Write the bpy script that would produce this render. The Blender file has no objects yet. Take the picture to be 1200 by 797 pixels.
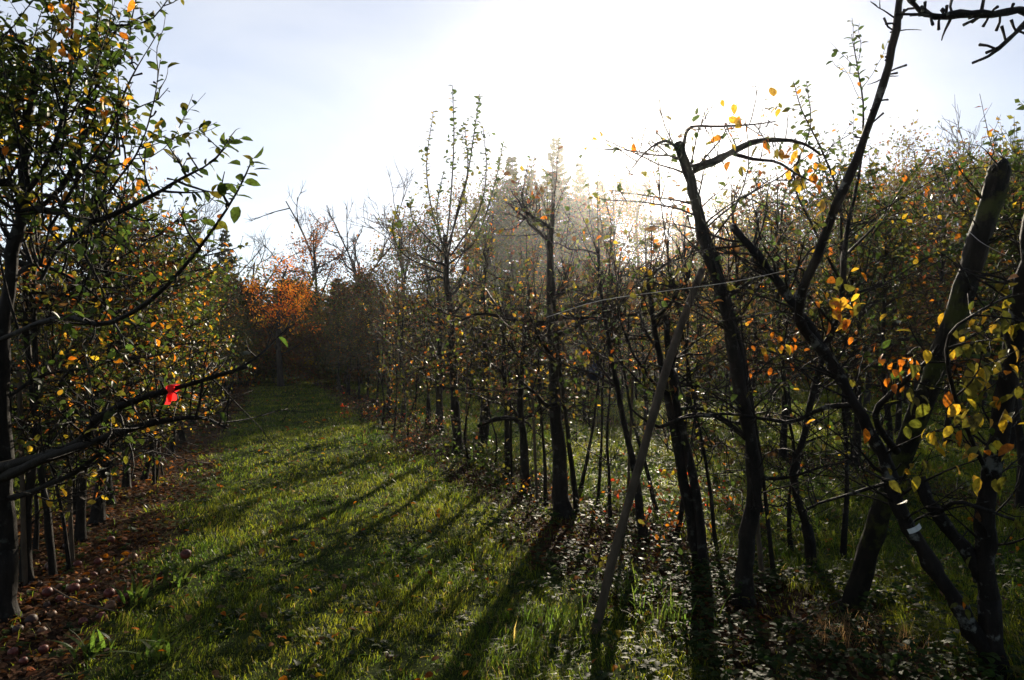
import bpy, math, random
import numpy as np
from mathutils import Vector, Matrix

R = math.radians
C = bpy.context.scene.collection
rng = np.random.default_rng(11)
random.seed(11)

# ------------------------------------------------------------------ camera
CAM_Z = 1.6
F = 800.0                       # focal length in photograph pixels (24 mm on 36 mm)
PITCH = math.atan(16.5 / F)     # horizon at y = 415 of 797
cam = bpy.data.cameras.new('camera')
camo = bpy.data.objects.new('camera', cam)
C.objects.link(camo)
camo.location = (0, 0, CAM_Z)
camo.rotation_euler = (math.pi / 2 + PITCH, 0, 0)
cam.sensor_width = 36
cam.lens = 24
cam.clip_start = 0.05
cam.clip_end = 3000
bpy.context.scene.camera = camo
FW = np.array([0, math.cos(PITCH), math.sin(PITCH)])
UPV = np.array([0, -math.sin(PITCH), math.cos(PITCH)])
RT = np.array([1.0, 0, 0])


def ray(px, py):
    return FW + RT * ((px - 600) / F) + UPV * ((398.5 - py) / F)


def P(px, py, d):               # a point at depth d metres on the line of sight through a photo pixel
    r = ray(px, py)
    return np.array([0, 0, CAM_Z]) + r * (d / r[1])


def G(px, py):                  # the ground point seen at a photo pixel
    r = ray(px, py)
    p = np.array([0, 0, CAM_Z]) + r * (-CAM_Z / r[2])
    return np.array([p[0], p[1], gz(p[0], p[1])])


def gz(x, y):
    return (0.02 * np.sin(x * 1.3 + 0.4) * np.sin(y * 1.1 + 1) + 0.025 * np.sin(x * 0.37 + y * 0.61)
            + 0.012 * np.sin(x * 3.1 - y * 2.3 + 2))


# rows of the orchard run 19.4 degrees to the left of the view axis: u across the rows, v along them
PU = np.array([0.943, 0.332])
PV = np.array([-0.332, 0.943])


def U(x, y):
    return x * PU[0] + y * PU[1]


def at_row(u, d):               # the point of the row line u at depth d
    return (u - PU[1] * d) / PU[0], d


# ------------------------------------------------------------------ value noise
_perm = np.random.default_rng(5).random((256, 256))


def vnoise(x, y):
    x = np.asarray(x, float); y = np.asarray(y, float)
    xi = np.floor(x).astype(int); yi = np.floor(y).astype(int)
    fx = x - xi; fy = y - yi
    fx = fx * fx * (3 - 2 * fx); fy = fy * fy * (3 - 2 * fy)
    g = lambda a, b: _perm[a & 255, b & 255]
    return (g(xi, yi) * (1 - fx) * (1 - fy) + g(xi + 1, yi) * fx * (1 - fy)
            + g(xi, yi + 1) * (1 - fx) * fy + g(xi + 1, yi + 1) * fx * fy)


def fbm(x, y):
    return 0.5 * vnoise(x, y) + 0.3 * vnoise(x * 2.1 + 9, y * 2.1 + 4) + 0.2 * vnoise(x * 4.7 + 3, y * 4.7 + 7)


# ------------------------------------------------------------------ materials
def new_mat(name):
    m = bpy.data.materials.new(name)
    m.use_nodes = True
    nt = m.node_tree
    nt.nodes.clear()
    out = nt.nodes.new('ShaderNodeOutputMaterial')
    return m, nt, out


def nd(nt, t, **kw):
    n = nt.nodes.new(t)
    for k, v in kw.items():
        if k in n.inputs.keys():
            n.inputs[k].default_value = v
        else:
            setattr(n, k, v)
    return n


def ramp(nt, stops):
    n = nt.nodes.new('ShaderNodeValToRGB')
    e = n.color_ramp.elements
    while len(e) > 1:
        e.remove(e[0])
    e[0].position = stops[0][0]; e[0].color = (*stops[0][1], 1)
    for p, c in stops[1:]:
        k = e.new(p); k.color = (*c, 1)
    return n


def leaf_material(name, rough=0.42, mix=0.5, gain=1.6, spec=0.5):
    m, nt, out = new_mat(name)
    a = nd(nt, 'ShaderNodeAttribute', attribute_name='tint')
    geo = nd(nt, 'ShaderNodeTexCoord')
    nz = nd(nt, 'ShaderNodeTexNoise', Scale=75.0, Detail=4.0)
    nt.links.new(geo.outputs['Object'], nz.inputs['Vector'])
    r = ramp(nt, [(0.30, (0.40, 0.28, 0.25)), (0.40, (0.75, 0.68, 0.6)), (0.5, (1, 1, 1)), (0.7, (1.25, 1.2, 1.1))])
    nt.links.new(nz.outputs['Fac'], r.inputs['Fac'])
    mx = nd(nt, 'ShaderNodeMixRGB', blend_type='MULTIPLY', Fac=1.0)
    nt.links.new(a.outputs['Color'], mx.inputs[1]); nt.links.new(r.outputs['Color'], mx.inputs[2])
    p = nd(nt, 'ShaderNodeBsdfPrincipled', Roughness=rough)
    p.inputs['Specular IOR Level'].default_value = spec
    nt.links.new(mx.outputs['Color'], p.inputs['Base Color'])
    g = nd(nt, 'ShaderNodeMixRGB', blend_type='MULTIPLY', Fac=1.0)
    g.inputs[2].default_value = (gain, gain, gain * 0.8, 1)
    nt.links.new(mx.outputs['Color'], g.inputs[1])
    t = nd(nt, 'ShaderNodeBsdfTranslucent')
    nt.links.new(g.outputs['Color'], t.inputs['Color'])
    ms = nd(nt, 'ShaderNodeMixShader', Fac=mix)
    nt.links.new(p.outputs[0], ms.inputs[1]); nt.links.new(t.outputs[0], ms.inputs[2])
    nt.links.new(ms.outputs[0], out.inputs['Surface'])
    return m


def bark_material(name, dark, light, lichen=None, moss=None, scale=9.0, bump=0.5, rough=0.72):
    m, nt, out = new_mat(name)
    tc = nd(nt, 'ShaderNodeTexCoord')
    mp = nd(nt, 'ShaderNodeMapping')
    mp.inputs['Scale'].default_value = (1, 1, 0.3)
    nt.links.new(tc.outputs['Object'], mp.inputs['Vector'])
    n1 = nd(nt, 'ShaderNodeTexNoise', Scale=scale * 3, Detail=8.0, Roughness=0.7)
    nt.links.new(mp.outputs['Vector'], n1.inputs['Vector'])
    r1 = ramp(nt, [(0.32, dark), (0.68, light)])
    nt.links.new(n1.outputs['Fac'], r1.inputs['Fac'])
    col = r1.outputs['Color']
    for tint, sc, lo in ((lichen, scale * 1.3, 0.58), (moss, scale * 0.5, 0.5)):
        if tint is None:
            continue
        n2 = nd(nt, 'ShaderNodeTexNoise', Scale=sc, Detail=6.0, Roughness=0.65)
        nt.links.new(tc.outputs['Object'], n2.inputs['Vector'])
        r2 = ramp(nt, [(lo, (0, 0, 0)), (lo + 0.07, (1, 1, 1))])
        nt.links.new(n2.outputs['Fac'], r2.inputs['Fac'])
        mx = nd(nt, 'ShaderNodeMixRGB')
        mx.inputs[2].default_value = (*tint, 1)
        nt.links.new(r2.outputs['Color'], mx.inputs[0]); nt.links.new(col, mx.inputs[1])
        col = mx.outputs['Color']
    p = nd(nt, 'ShaderNodeBsdfPrincipled', Roughness=rough)
    p.inputs['Specular IOR Level'].default_value = 0.15
    nt.links.new(col, p.inputs['Base Color'])
    b = nd(nt, 'ShaderNodeBump', Strength=bump * 1.5, Distance=0.02)
    nt.links.new(n1.outputs['Fac'], b.inputs['Height'])
    nt.links.new(b.outputs['Normal'], p.inputs['Normal'])
    nt.links.new(p.outputs[0], out.inputs['Surface'])
    return m


M_LEAF = leaf_material('leaf', 0.45, 0.52, 1.8, 0.3)
M_FARLEAF = leaf_material('far_leaf', 0.7, 0.6, 2.2, 0.1)
M_GRASS = leaf_material('grass_blade', 0.45, 0.62, 2.6, 0.22)
M_COVER = leaf_material('ground_cover_leaf', 0.58, 0.45, 2.2, 0.12)
M_LITTER = leaf_material('litter_leaf', 0.75, 0.3, 1.5, 0.06)
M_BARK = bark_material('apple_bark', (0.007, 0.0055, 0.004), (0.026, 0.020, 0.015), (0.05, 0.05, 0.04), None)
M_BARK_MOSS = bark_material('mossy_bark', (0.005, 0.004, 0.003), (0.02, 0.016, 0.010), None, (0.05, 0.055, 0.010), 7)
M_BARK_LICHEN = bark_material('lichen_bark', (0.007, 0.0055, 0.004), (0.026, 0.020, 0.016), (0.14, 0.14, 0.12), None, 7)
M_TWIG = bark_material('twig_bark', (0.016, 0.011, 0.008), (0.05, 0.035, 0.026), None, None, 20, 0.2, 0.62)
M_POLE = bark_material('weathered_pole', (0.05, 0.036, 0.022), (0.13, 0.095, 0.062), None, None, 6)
M_FARBARK = bark_material('far_bark', (0.02, 0.016, 0.013), (0.05, 0.042, 0.035), None, None, 3, 0.3)


def simple_mat(name, color, rough=0.5, metal=0.0, noise=0.0, scale=20.0, transl=None):
    m, nt, out = new_mat(name)
    p = nd(nt, 'ShaderNodeBsdfPrincipled', Roughness=rough, Metallic=metal)
    tc = nd(nt, 'ShaderNodeTexCoord')
    nz = nd(nt, 'ShaderNodeTexNoise', Scale=scale, Detail=4.0)
    nt.links.new(tc.outputs['Object'], nz.inputs['Vector'])
    lo = tuple(c * (1 - noise) for c in color); hi = tuple(min(1, c * (1 + noise)) for c in color)
    r = ramp(nt, [(0.35, lo), (0.65, hi)])
    nt.links.new(nz.outputs['Fac'], r.inputs['Fac'])
    nt.links.new(r.outputs['Color'], p.inputs['Base Color'])
    last = p.outputs[0]
    if transl:
        t = nd(nt, 'ShaderNodeBsdfTranslucent'); t.inputs['Color'].default_value = (*transl, 1)
        ms = nd(nt, 'ShaderNodeMixShader', Fac=0.6)
        nt.links.new(last, ms.inputs[1]); nt.links.new(t.outputs[0], ms.inputs[2])
        last = ms.outputs[0]
    nt.links.new(last, out.inputs['Surface'])
    return m


# ------------------------------------------------------------------ mesh building
def unit(v):
    v = np.asarray(v, float)
    n = np.linalg.norm(v, axis=-1, keepdims=True)
    return v / np.maximum(n, 1e-9)


class MB:
    def __init__(self):
        self.v = []; self.t = []; self.q = []; self.n = 0
        self.tt = []; self.qt = []; self.tubes = {}

    def add(self, v, tris=None, quads=None, tint=None, qtint=None):
        v = np.asarray(v, float).reshape(-1, 3)
        if tris is not None and len(tris):
            tris = np.asarray(tris, int); self.t.append(tris + self.n)
            self.tt.append(np.broadcast_to(tint if tint is not None else (1, 1, 1), (len(tris), 3)))
        if quads is not None and len(quads):
            quads = np.asarray(quads, int); self.q.append(quads + self.n)
            k = qtint if qtint is not None else tint
            self.qt.append(np.broadcast_to(k if k is not None else (1, 1, 1), (len(quads), 3)))
        self.v.append(v); self.n += len(v)

    def tube(self, pts, rad, sides=5):
        pts = np.asarray(pts, float)
        rad = np.broadcast_to(np.asarray(rad, float), (len(pts),))
        self.tubes.setdefault((len(pts), sides), []).append((pts, rad))

    def _flush(self):
        for (n, s), L in self.tubes.items():
            p = np.stack([a for a, b in L]); r = np.stack([b for a, b in L])       # T,n,3  T,n
            T = len(p)
            tan = np.empty_like(p)
            tan[:, 1:-1] = p[:, 2:] - p[:, :-2] if n > 2 else 0
            tan[:, 0] = p[:, 1] - p[:, 0]; tan[:, -1] = p[:, -1] - p[:, -2]
            tan = unit(tan)
            ref = np.where(np.abs(tan[:, 0, 2:3]) < 0.8, np.array([[0, 0, 1.0]]), np.array([[1.0, 0, 0]]))
            a = unit(np.cross(tan[:, 0], ref))
            ang = np.arange(s) / s * 2 * np.pi
            ca, sa = np.cos(ang), np.sin(ang)
            V = np.empty((T, n, s, 3))
            lump = 1 + (np.random.default_rng(n * 31 + s).normal(0, 0.085, (T, n, s)) if s >= 7 else np.zeros((T, n, s)))
            for i in range(n):
                a = unit(a - tan[:, i] * (a * tan[:, i]).sum(-1, keepdims=True))
                b = np.cross(tan[:, i], a)
                V[:, i] = p[:, i, None] + r[:, i, None, None] * lump[:, i, :, None] * (a[:, None] * ca[None, :, None] + b[:, None] * sa[None, :, None])
            i, j = np.meshgrid(np.arange(n - 1), np.arange(s), indexing='ij')
            j2 = (j + 1) % s
            q = np.stack([i * s + j, i * s + j2, (i + 1) * s + j2, (i + 1) * s + j], -1).reshape(-1, 4)
            Q = (q[None] + (np.arange(T) * n * s)[:, None, None]).reshape(-1, 4)
            # end caps as fans: a centre vertex at the tip and the foot
            self.add(V.reshape(-1, 3), quads=Q)
            base = self.n - T * n * s
            cap = p[:, -1] + tan[:, -1] * r[:, -1, None] * 0.3
            k = np.arange(s)
            tr = []
            for tnum in range(T):
                o = tnum * n * s + (n - 1) * s
                tr.append(np.stack([o + k, o + (k + 1) % s, np.full(s, T * n * s + tnum)], -1))
            tr = np.concatenate(tr) + base
            self.v.append(cap); self.n += T
            self.t.append(tr); self.tt.append(np.ones((len(tr), 3)))
        self.tubes = {}

    def build(self, name, mat, parent=None, smooth=True, tint=False):
        self._flush()
        me = bpy.data.meshes.new(name)
        v = np.concatenate(self.v) if self.v else np.zeros((0, 3))
        t = np.concatenate(self.t) if self.t else np.zeros((0, 3), int)
        q = np.concatenate(self.q) if self.q else np.zeros((0, 4), int)
        me.vertices.add(len(v)); me.vertices.foreach_set('co', v.astype(np.float32).ravel())
        nl = len(t) * 3 + len(q) * 4
        me.loops.add(nl)
        me.loops.foreach_set('vertex_index', np.concatenate([t.ravel(), q.ravel()]).astype(np.int32))
        me.polygons.add(len(t) + len(q))
        st = np.concatenate([np.arange(len(t)) * 3, len(t) * 3 + np.arange(len(q)) * 4]).astype(np.int32)
        me.polygons.foreach_set('loop_start', st)
        if smooth:
            me.polygons.foreach_set('use_smooth', np.ones(len(t) + len(q), dtype=bool))
        if tint:
            at = me.attributes.new('tint', 'FLOAT_COLOR', 'FACE')
            c = np.concatenate(self.tt + self.qt) if (self.tt or self.qt) else np.zeros((0, 3))
            c = np.concatenate([c, np.ones((len(c), 1))], 1)
            at.data.foreach_set('color', c.astype(np.float32).ravel())
        me.update(calc_edges=True)
        me.validate()
        me.materials.append(mat)
        o = bpy.data.objects.new(name, me)
        C.objects.link(o)
        if parent is not None:
            o.parent = parent
        return o


def leaves(mb, pos, dirs, size, tint, width=0.55, fine=True, droop=0.25, nrm=None, rs=None):
    """leaf blades growing from pos along dirs"""
    rs = rs or rng
    pos = np.asarray(pos, float); n = len(pos)
    if n == 0:
        return
    d = unit(dirs)
    if nrm is None:
        nrm = np.array([0, 0, 1.0]) + rs.normal(0, 0.55, (n, 3))
    side = unit(np.cross(d, nrm)); up = np.cross(side, d)
    L = np.broadcast_to(np.asarray(size, float), (n,))[:, None]
    W = L * width * rs.uniform(0.8, 1.15, (n, 1)) * 0.5
    tint = np.broadcast_to(tint, (n, 3))
    dr = droop * rs.uniform(0.2, 1.4, (n, 1))
    if fine:
        f = L * rs.uniform(0.05, 0.14, (n, 1))
        rows = [pos]
        cur = rs.normal(0, 0.06, (n, 1))
        for t, wv in ((0.2, 0.78), (0.48, 1.0), (0.76, 0.66)):
            c = pos + d * L * t - up * L * dr * (t * t * 0.9) + side * L * cur * t * t
            rows += [c - side * W * wv + up * f * wv, c, c + side * W * wv + up * f * wv]
        rows.append(pos + d * L * 0.98 - up * L * dr * 0.95 + side * L * cur)
        V = np.stack(rows, 1)
        tr = np.array([[0, 2, 1], [0, 3, 2], [7, 8, 10], [8, 9, 10]])
        qd = np.array([[1, 2, 5, 4], [2, 3, 6, 5], [4, 5, 8, 7], [5, 6, 9, 8]])
        o = (np.arange(n) * 11)[:, None, None]
        mb.add(V.reshape(-1, 3), (tr[None] + o).reshape(-1, 3), (qd[None] + o).reshape(-1, 4),
               np.repeat(tint, 4, 0), np.repeat(tint, 4, 0))
    else:
        m = pos + d * L * 0.45
        V = np.stack([pos, m - side * W + up * L * 0.08, pos + d * L - up * L * dr * 0.6, m + side * W + up * L * 0.08], 1)
        tr = np.array([[0, 2, 1], [0, 3, 2]])
        o = (np.arange(n) * 4)[:, None, None]
        mb.add(V.reshape(-1, 3), (tr[None] + o).reshape(-1, 3), None, np.repeat(tint, 2, 0))


# leaf colours of the season
GREEN = (0.045, 0.072, 0.014); DKGREEN = (0.024, 0.042, 0.010); OLIVE = (0.095, 0.092, 0.014)
YELLOW = (0.42, 0.27, 0.022); ORANGE = (0.50, 0.16, 0.012); RUST = (0.22, 0.065, 0.012); BROWN = (0.085, 0.045, 0.02)
RED = (0.45, 0.05, 0.015)


def palette(n, wts, rs=None):
    rs = rs or rng
    cols = np.array([k for k, w in wts]); w = np.array([w for k, w in wts], float)
    c = cols[rs.choice(len(cols), n, p=w / w.sum())]
    return c * rs.uniform(0.7, 1.3, (n, 1)) * rs.uniform(0.9, 1.1, (n, 3))


PAL_GREEN = [(GREEN, 6), (DKGREEN, 3), (OLIVE, 3), (YELLOW, 0.5), (ORANGE, 0.35)]
PAL_MIX = [(GREEN, 4), (OLIVE, 4), (YELLOW, 0.9), (ORANGE, 0.5), (BROWN, 1.8)]
PAL_DRY = [(OLIVE, 4), (BROWN, 4), (RUST, 1.0), (ORANGE, 0.3), (GREEN, 2.5), (YELLOW, 0.6)]
PAL_LEFT = [(GREEN, 4), (DKGREEN, 2), (OLIVE, 4), (YELLOW, 1.3), (ORANGE, 1.2), (RUST, 0.6), (BROWN, 1)]
PAL_GOLD = [(YELLOW, 5), (ORANGE, 4), (OLIVE, 1)]


# ------------------------------------------------------------------ things
def thing(name, loc, label, cat, group=None):
    o = bpy.data.objects.new(name, None)
    o.empty_display_size = 0.2
    C.objects.link(o)
    o.location = tuple(float(c) for c in loc)
    o['label'] = label; o['category'] = cat
    if group: o['group'] = group
    return o


def tag(o, label=None, cat=None, group=None, kind=None):
    if label: o['label'] = label
    if cat: o['category'] = cat
    if group: o['group'] = group
    if kind: o['kind'] = kind
    return o


def dup(root, loc, rz, sc, label, group=None):
    r = root.copy(); C.objects.link(r)
    r.location = tuple(float(c) for c in loc); r.rotation_euler = (0, 0, rz)
    r.scale = (sc, sc, sc) if np.isscalar(sc) else sc
    r['label'] = label
    if group: r['group'] = group
    for ch in list(root.children):
        c = ch.copy(); C.objects.link(c); c.parent = r
        for g in ch.children:
            e = g.copy(); C.objects.link(e); e.parent = c
    return r


# ------------------------------------------------------------------ growing wood
def resample(pts, n):
    pts = np.asarray(pts, float)
    # Catmull-Rom through the points, n samples
    m = len(pts)
    if m == 2:
        t = np.linspace(0, 1, n)[:, None]
        return pts[0] * (1 - t) + pts[1] * t
    e = np.concatenate([[2 * pts[0] - pts[1]], pts, [2 * pts[-1] - pts[-2]]])
    s = np.linspace(0, m - 1 - 1e-6, n); k = s.astype(int); f = (s - k)[:, None]
    p0, p1, p2, p3 = e[k], e[k + 1], e[k + 2], e[k + 3]
    return 0.5 * (2 * p1 + (p2 - p0) * f + (2 * p0 - 5 * p1 + 4 * p2 - p3) * f ** 2 + (3 * p1 - p0 - 3 * p2 + p3) * f ** 3)


def limb(rs, start, d, length, n=6, lift=0.0, wob=0.18):
    p = np.array(start, float); d = unit(d); out = [p.copy()]
    for i in range(n - 1):
        d = unit(d + np.array([0, 0, lift / (n - 1)]) + rs.normal(0, wob, 3))
        p = p + d * (length / (n - 1)); out.append(p.copy())
    return np.array(out)


def along(pts, t):
    k = min(int(t * (len(pts) - 1)), len(pts) - 2); f = t * (len(pts) - 1) - k
    return pts[k] * (1 - f) + pts[k + 1] * f, unit(pts[k + 1] - pts[k])


class Tree:
    """collects trunk wood, branch wood, and leaves in coordinates local to its foot"""
    def __init__(self, seed, fine=True, leaf=0.06, pal=PAL_MIX):
        self.rs = np.random.default_rng(seed)
        self.trunk = MB(); self.br = MB(); self.lf = MB()
        self.fine = fine; self.leaf = leaf; self.pal = pal
        self.one_wood = False; self.paths = []; self.lp = []; self.ld = []; self.ls = []; self.lc = []

    def twig_leaves(self, pts, spacing, size=None, pal=None, t0=0.1, prob=1.0):
        rs = self.rs
        L = np.linalg.norm(np.diff(pts, axis=0), axis=1).sum()
        n = int(L * (1 - t0) / spacing)
        if n < 1: return
        ph = rs.uniform(0, 6.28)
        col = palette(1, pal or self.pal, rs)[0]
        for i in range(n):
            if rs.random() > prob: continue
            t = t0 + (1 - t0) * (i + rs.random() * 0.6) / n
            p, d = along(pts, min(t, 0.999))
            ph += 2.4
            a = unit(np.cross(d, (0.3, 0.5, 0.8) if abs(d[2]) > 0.3 else (0, 0, 1))); b = np.cross(d, a)
            o = a * math.cos(ph) + b * math.sin(ph)
            self.lp.append(p); self.ld.append(o * 0.9 + d * 0.55 + np.array([0, 0, -0.15]) + rs.normal(0, 0.2, 3))
            self.ls.append((size or self.leaf) * rs.uniform(0.6, 1.2))
            c = palette(1, pal or self.pal, rs)[0] if rs.random() < 0.45 else col * rs.uniform(0.8, 1.2)
            self.lc.append(c)

    def spur(self, p, d, L=None):
        rs = self.rs
        L = L or rs.uniform(0.03, 0.09)
        q = limb(rs, p, d, L, 3, 0.1, 0.35)
        self.br.tube(q, [0.004, 0.004, 0.0055], 5)

    def twig(self, p, d, L, r, lift, spacing, prob, depth=1, pal=None, size=None, wob=0.14):
        rs = self.rs
        q = limb(rs, p, d, L, 7, lift, wob)
        self.br.tube(q, np.linspace(r, max(0.0012, r * 0.35), 7), 4)
        if spacing: self.twig_leaves(q, spacing, size, pal, 0.15, prob)
        if depth > 0:
            for k in range(rs.integers(1, 4)):
                t = rs.uniform(0.2, 0.85); pp, dd = along(q, t)
                self.twig(pp, dd + rs.normal(0, 0.75, 3), L * rs.uniform(0.25, 0.55), r * 0.55, lift * 0.8, spacing, prob, depth - 1, pal, size, wob)
        return q

    def dress(self, pts, rad, n, Lr=(0.25, 0.6), lift=0.5, spacing=0.05, prob=0.6, t=(0.15, 1.0), depth=1, pal=None, up=0.3, spurs=0, size=None):
        rs = self.rs
        for k in range(n):
            tt = rs.uniform(*t); p, d = along(pts, min(tt, 0.999))
            dd = rs.normal(0, 1, 3); dd = dd - d * (dd @ d); dd = unit(dd) + d * 0.4 + np.array([0, 0, up])
            self.twig(p, dd, rs.uniform(*Lr), min(0.007, max(0.0025, 0.4 * rad)), lift, spacing, prob, depth, pal, size)
        for k in range(spurs):
            tt = rs.uniform(0.05, 0.98); p, d = along(pts, tt)
            dd = rs.normal(0, 1, 3); dd = unit(dd - d * (dd @ d))
            self.spur(p, dd)

    def path(self, pts, r0, r1, n=14, sides=8, trunk=True, knots=0.06, jit=0.12):
        q = resample(pts, n)
        rr = np.linspace(r0, r1, n) * (1 + self.rs.normal(0, knots, n))
        q = q + self.rs.normal(0, 1, q.shape) * (rr[:, None] * jit)
        self.paths.append(q)
        (self.trunk if trunk else self.br).tube(q, rr, sides)
        return q

    def foot(self, q, r):       # root flare that follows the trunk's own line
        L = np.concatenate([[0], np.cumsum(np.linalg.norm(np.diff(q, axis=0), axis=1))])
        pts = [q[0] + (0, 0, -0.12)]
        hs = (0.0, 0.05, 0.11, 0.19, 0.29, 0.42)
        for h in hs:
            pts.append(np.array([np.interp(h, L, q[:, k]) for k in range(3)]))
        self.trunk.tube(np.array(pts), np.array([1.6, 1.45, 1.28, 1.16, 1.08, 1.03, 0.97]) * r, 10)

    def cluster(self, c, n, rad, pal, size):
        rs = self.rs
        for k in range(n):
            o = rs.normal(0, 1, 3) * rad
            self.lp.append(np.asarray(c) + o); self.ld.append(rs.normal(0, 0.6, 3) + np.array([0, 0, -0.9]))
            self.ls.append(size * rs.uniform(0.65, 1.25)); self.lc.append(palette(1, pal, rs)[0])

    def finish(self, name, foot, label, cat, group=None, bark=None, leafmat=None, trunkname='trunk'):
        root = thing(name, foot, label, cat, group)
        if self.one_wood or name == 'apple_sapling':        # limbs and twigs grow out of the trunk's own mesh
            for k, v in self.br.tubes.items():
                self.trunk.tubes.setdefault(k, []).extend(v)
            self.br = MB()
        self.trunk.build(trunkname, bark or M_BARK, root)
        if self.br.tubes or self.br.v:
            self.br.build('branches', M_TWIG if bark is not M_FARBARK else M_FARBARK, root)
        if self.lp:
            leaves(self.lf, self.lp, self.ld, np.array(self.ls), np.array(self.lc), 0.58, self.fine, 0.3, None, self.rs)
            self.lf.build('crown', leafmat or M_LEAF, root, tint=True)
        return root


def orchard_tree(seed, H=2.4, r=0.05, limbs=9, shoots=7, leafp=0.55, sp=0.05, pal=PAL_MIX, fine=True, low=0.75, llen=(0.6, 1.2),
                 lean=(0, 0), shoot_len=(0.5, 1.2), trunk=None, leaf=0.058, twigs=(3, 6), depth=1, droop=-0.1, top=0.3):
    T = Tree(seed, fine, leaf, pal); rs = T.rs
    if trunk is None:
        k = 6
        pts = [np.array([lean[0] * i / (k - 1) + rs.normal(0, 0.03) * (i > 0), lean[1] * i / (k - 1) + rs.normal(0, 0.03) * (i > 0), H * i / (k - 1)]) for i in range(k)]
    else:
        pts = trunk
        H = pts[-1][2]
    q = T.path(pts, r, r * top, 14, 8)
    T.foot(q, r)
    for i in range(limbs):
        t = rs.uniform(low / H, 0.98); p, d = along(q, min(t, 0.99))
        az = i * 2.4 + rs.normal(0, 0.5)
        L = rs.uniform(*llen) * (1.1 - 0.45 * t)
        dr = np.array([math.cos(az), math.sin(az), rs.uniform(-0.05, 0.6)])
        rr = r * rs.uniform(0.28, 0.5) * (1 - 0.3 * t)
        lm = limb(rs, p, dr, L, 9, rs.uniform(droop, 0.5), 0.16)
        T.br.tube(lm, np.linspace(rr, rr * 0.4, 9), 6)
        T.dress(lm, rr, rs.integers(*twigs), (0.2, 0.55), 0.35, sp, leafp, (0.15, 1), depth, spurs=5)
        T.twig(lm[-1], lm[-1] - lm[-2], rs.uniform(0.15, 0.4), rr * 0.4, 0.3, sp, leafp, 1)
        for s in range(rs.integers(0, 3)):          # water shoots from the limb
            p2, d2 = along(lm, rs.uniform(0.2, 0.9))
            T.twig(p2, np.array([rs.normal(0, .15), rs.normal(0, .15), 1]), rs.uniform(*shoot_len) * 0.6, 0.004, 0.25, sp, leafp, 0, wob=0.05)
    for s in range(shoots):
        p, d = along(q, rs.uniform(0.7, 0.99))
        T.twig(p, np.array([rs.normal(0, .3), rs.normal(0, .3), 1]), rs.uniform(*shoot_len), 0.0055, 0.3, sp, leafp, rs.integers(0, 2), wob=0.06)
    return T


def loc_list(pl, foot):         # photo polyline (px, py, depth) -> points local to the foot
    return [P(*a) - foot for a in pl]


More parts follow.
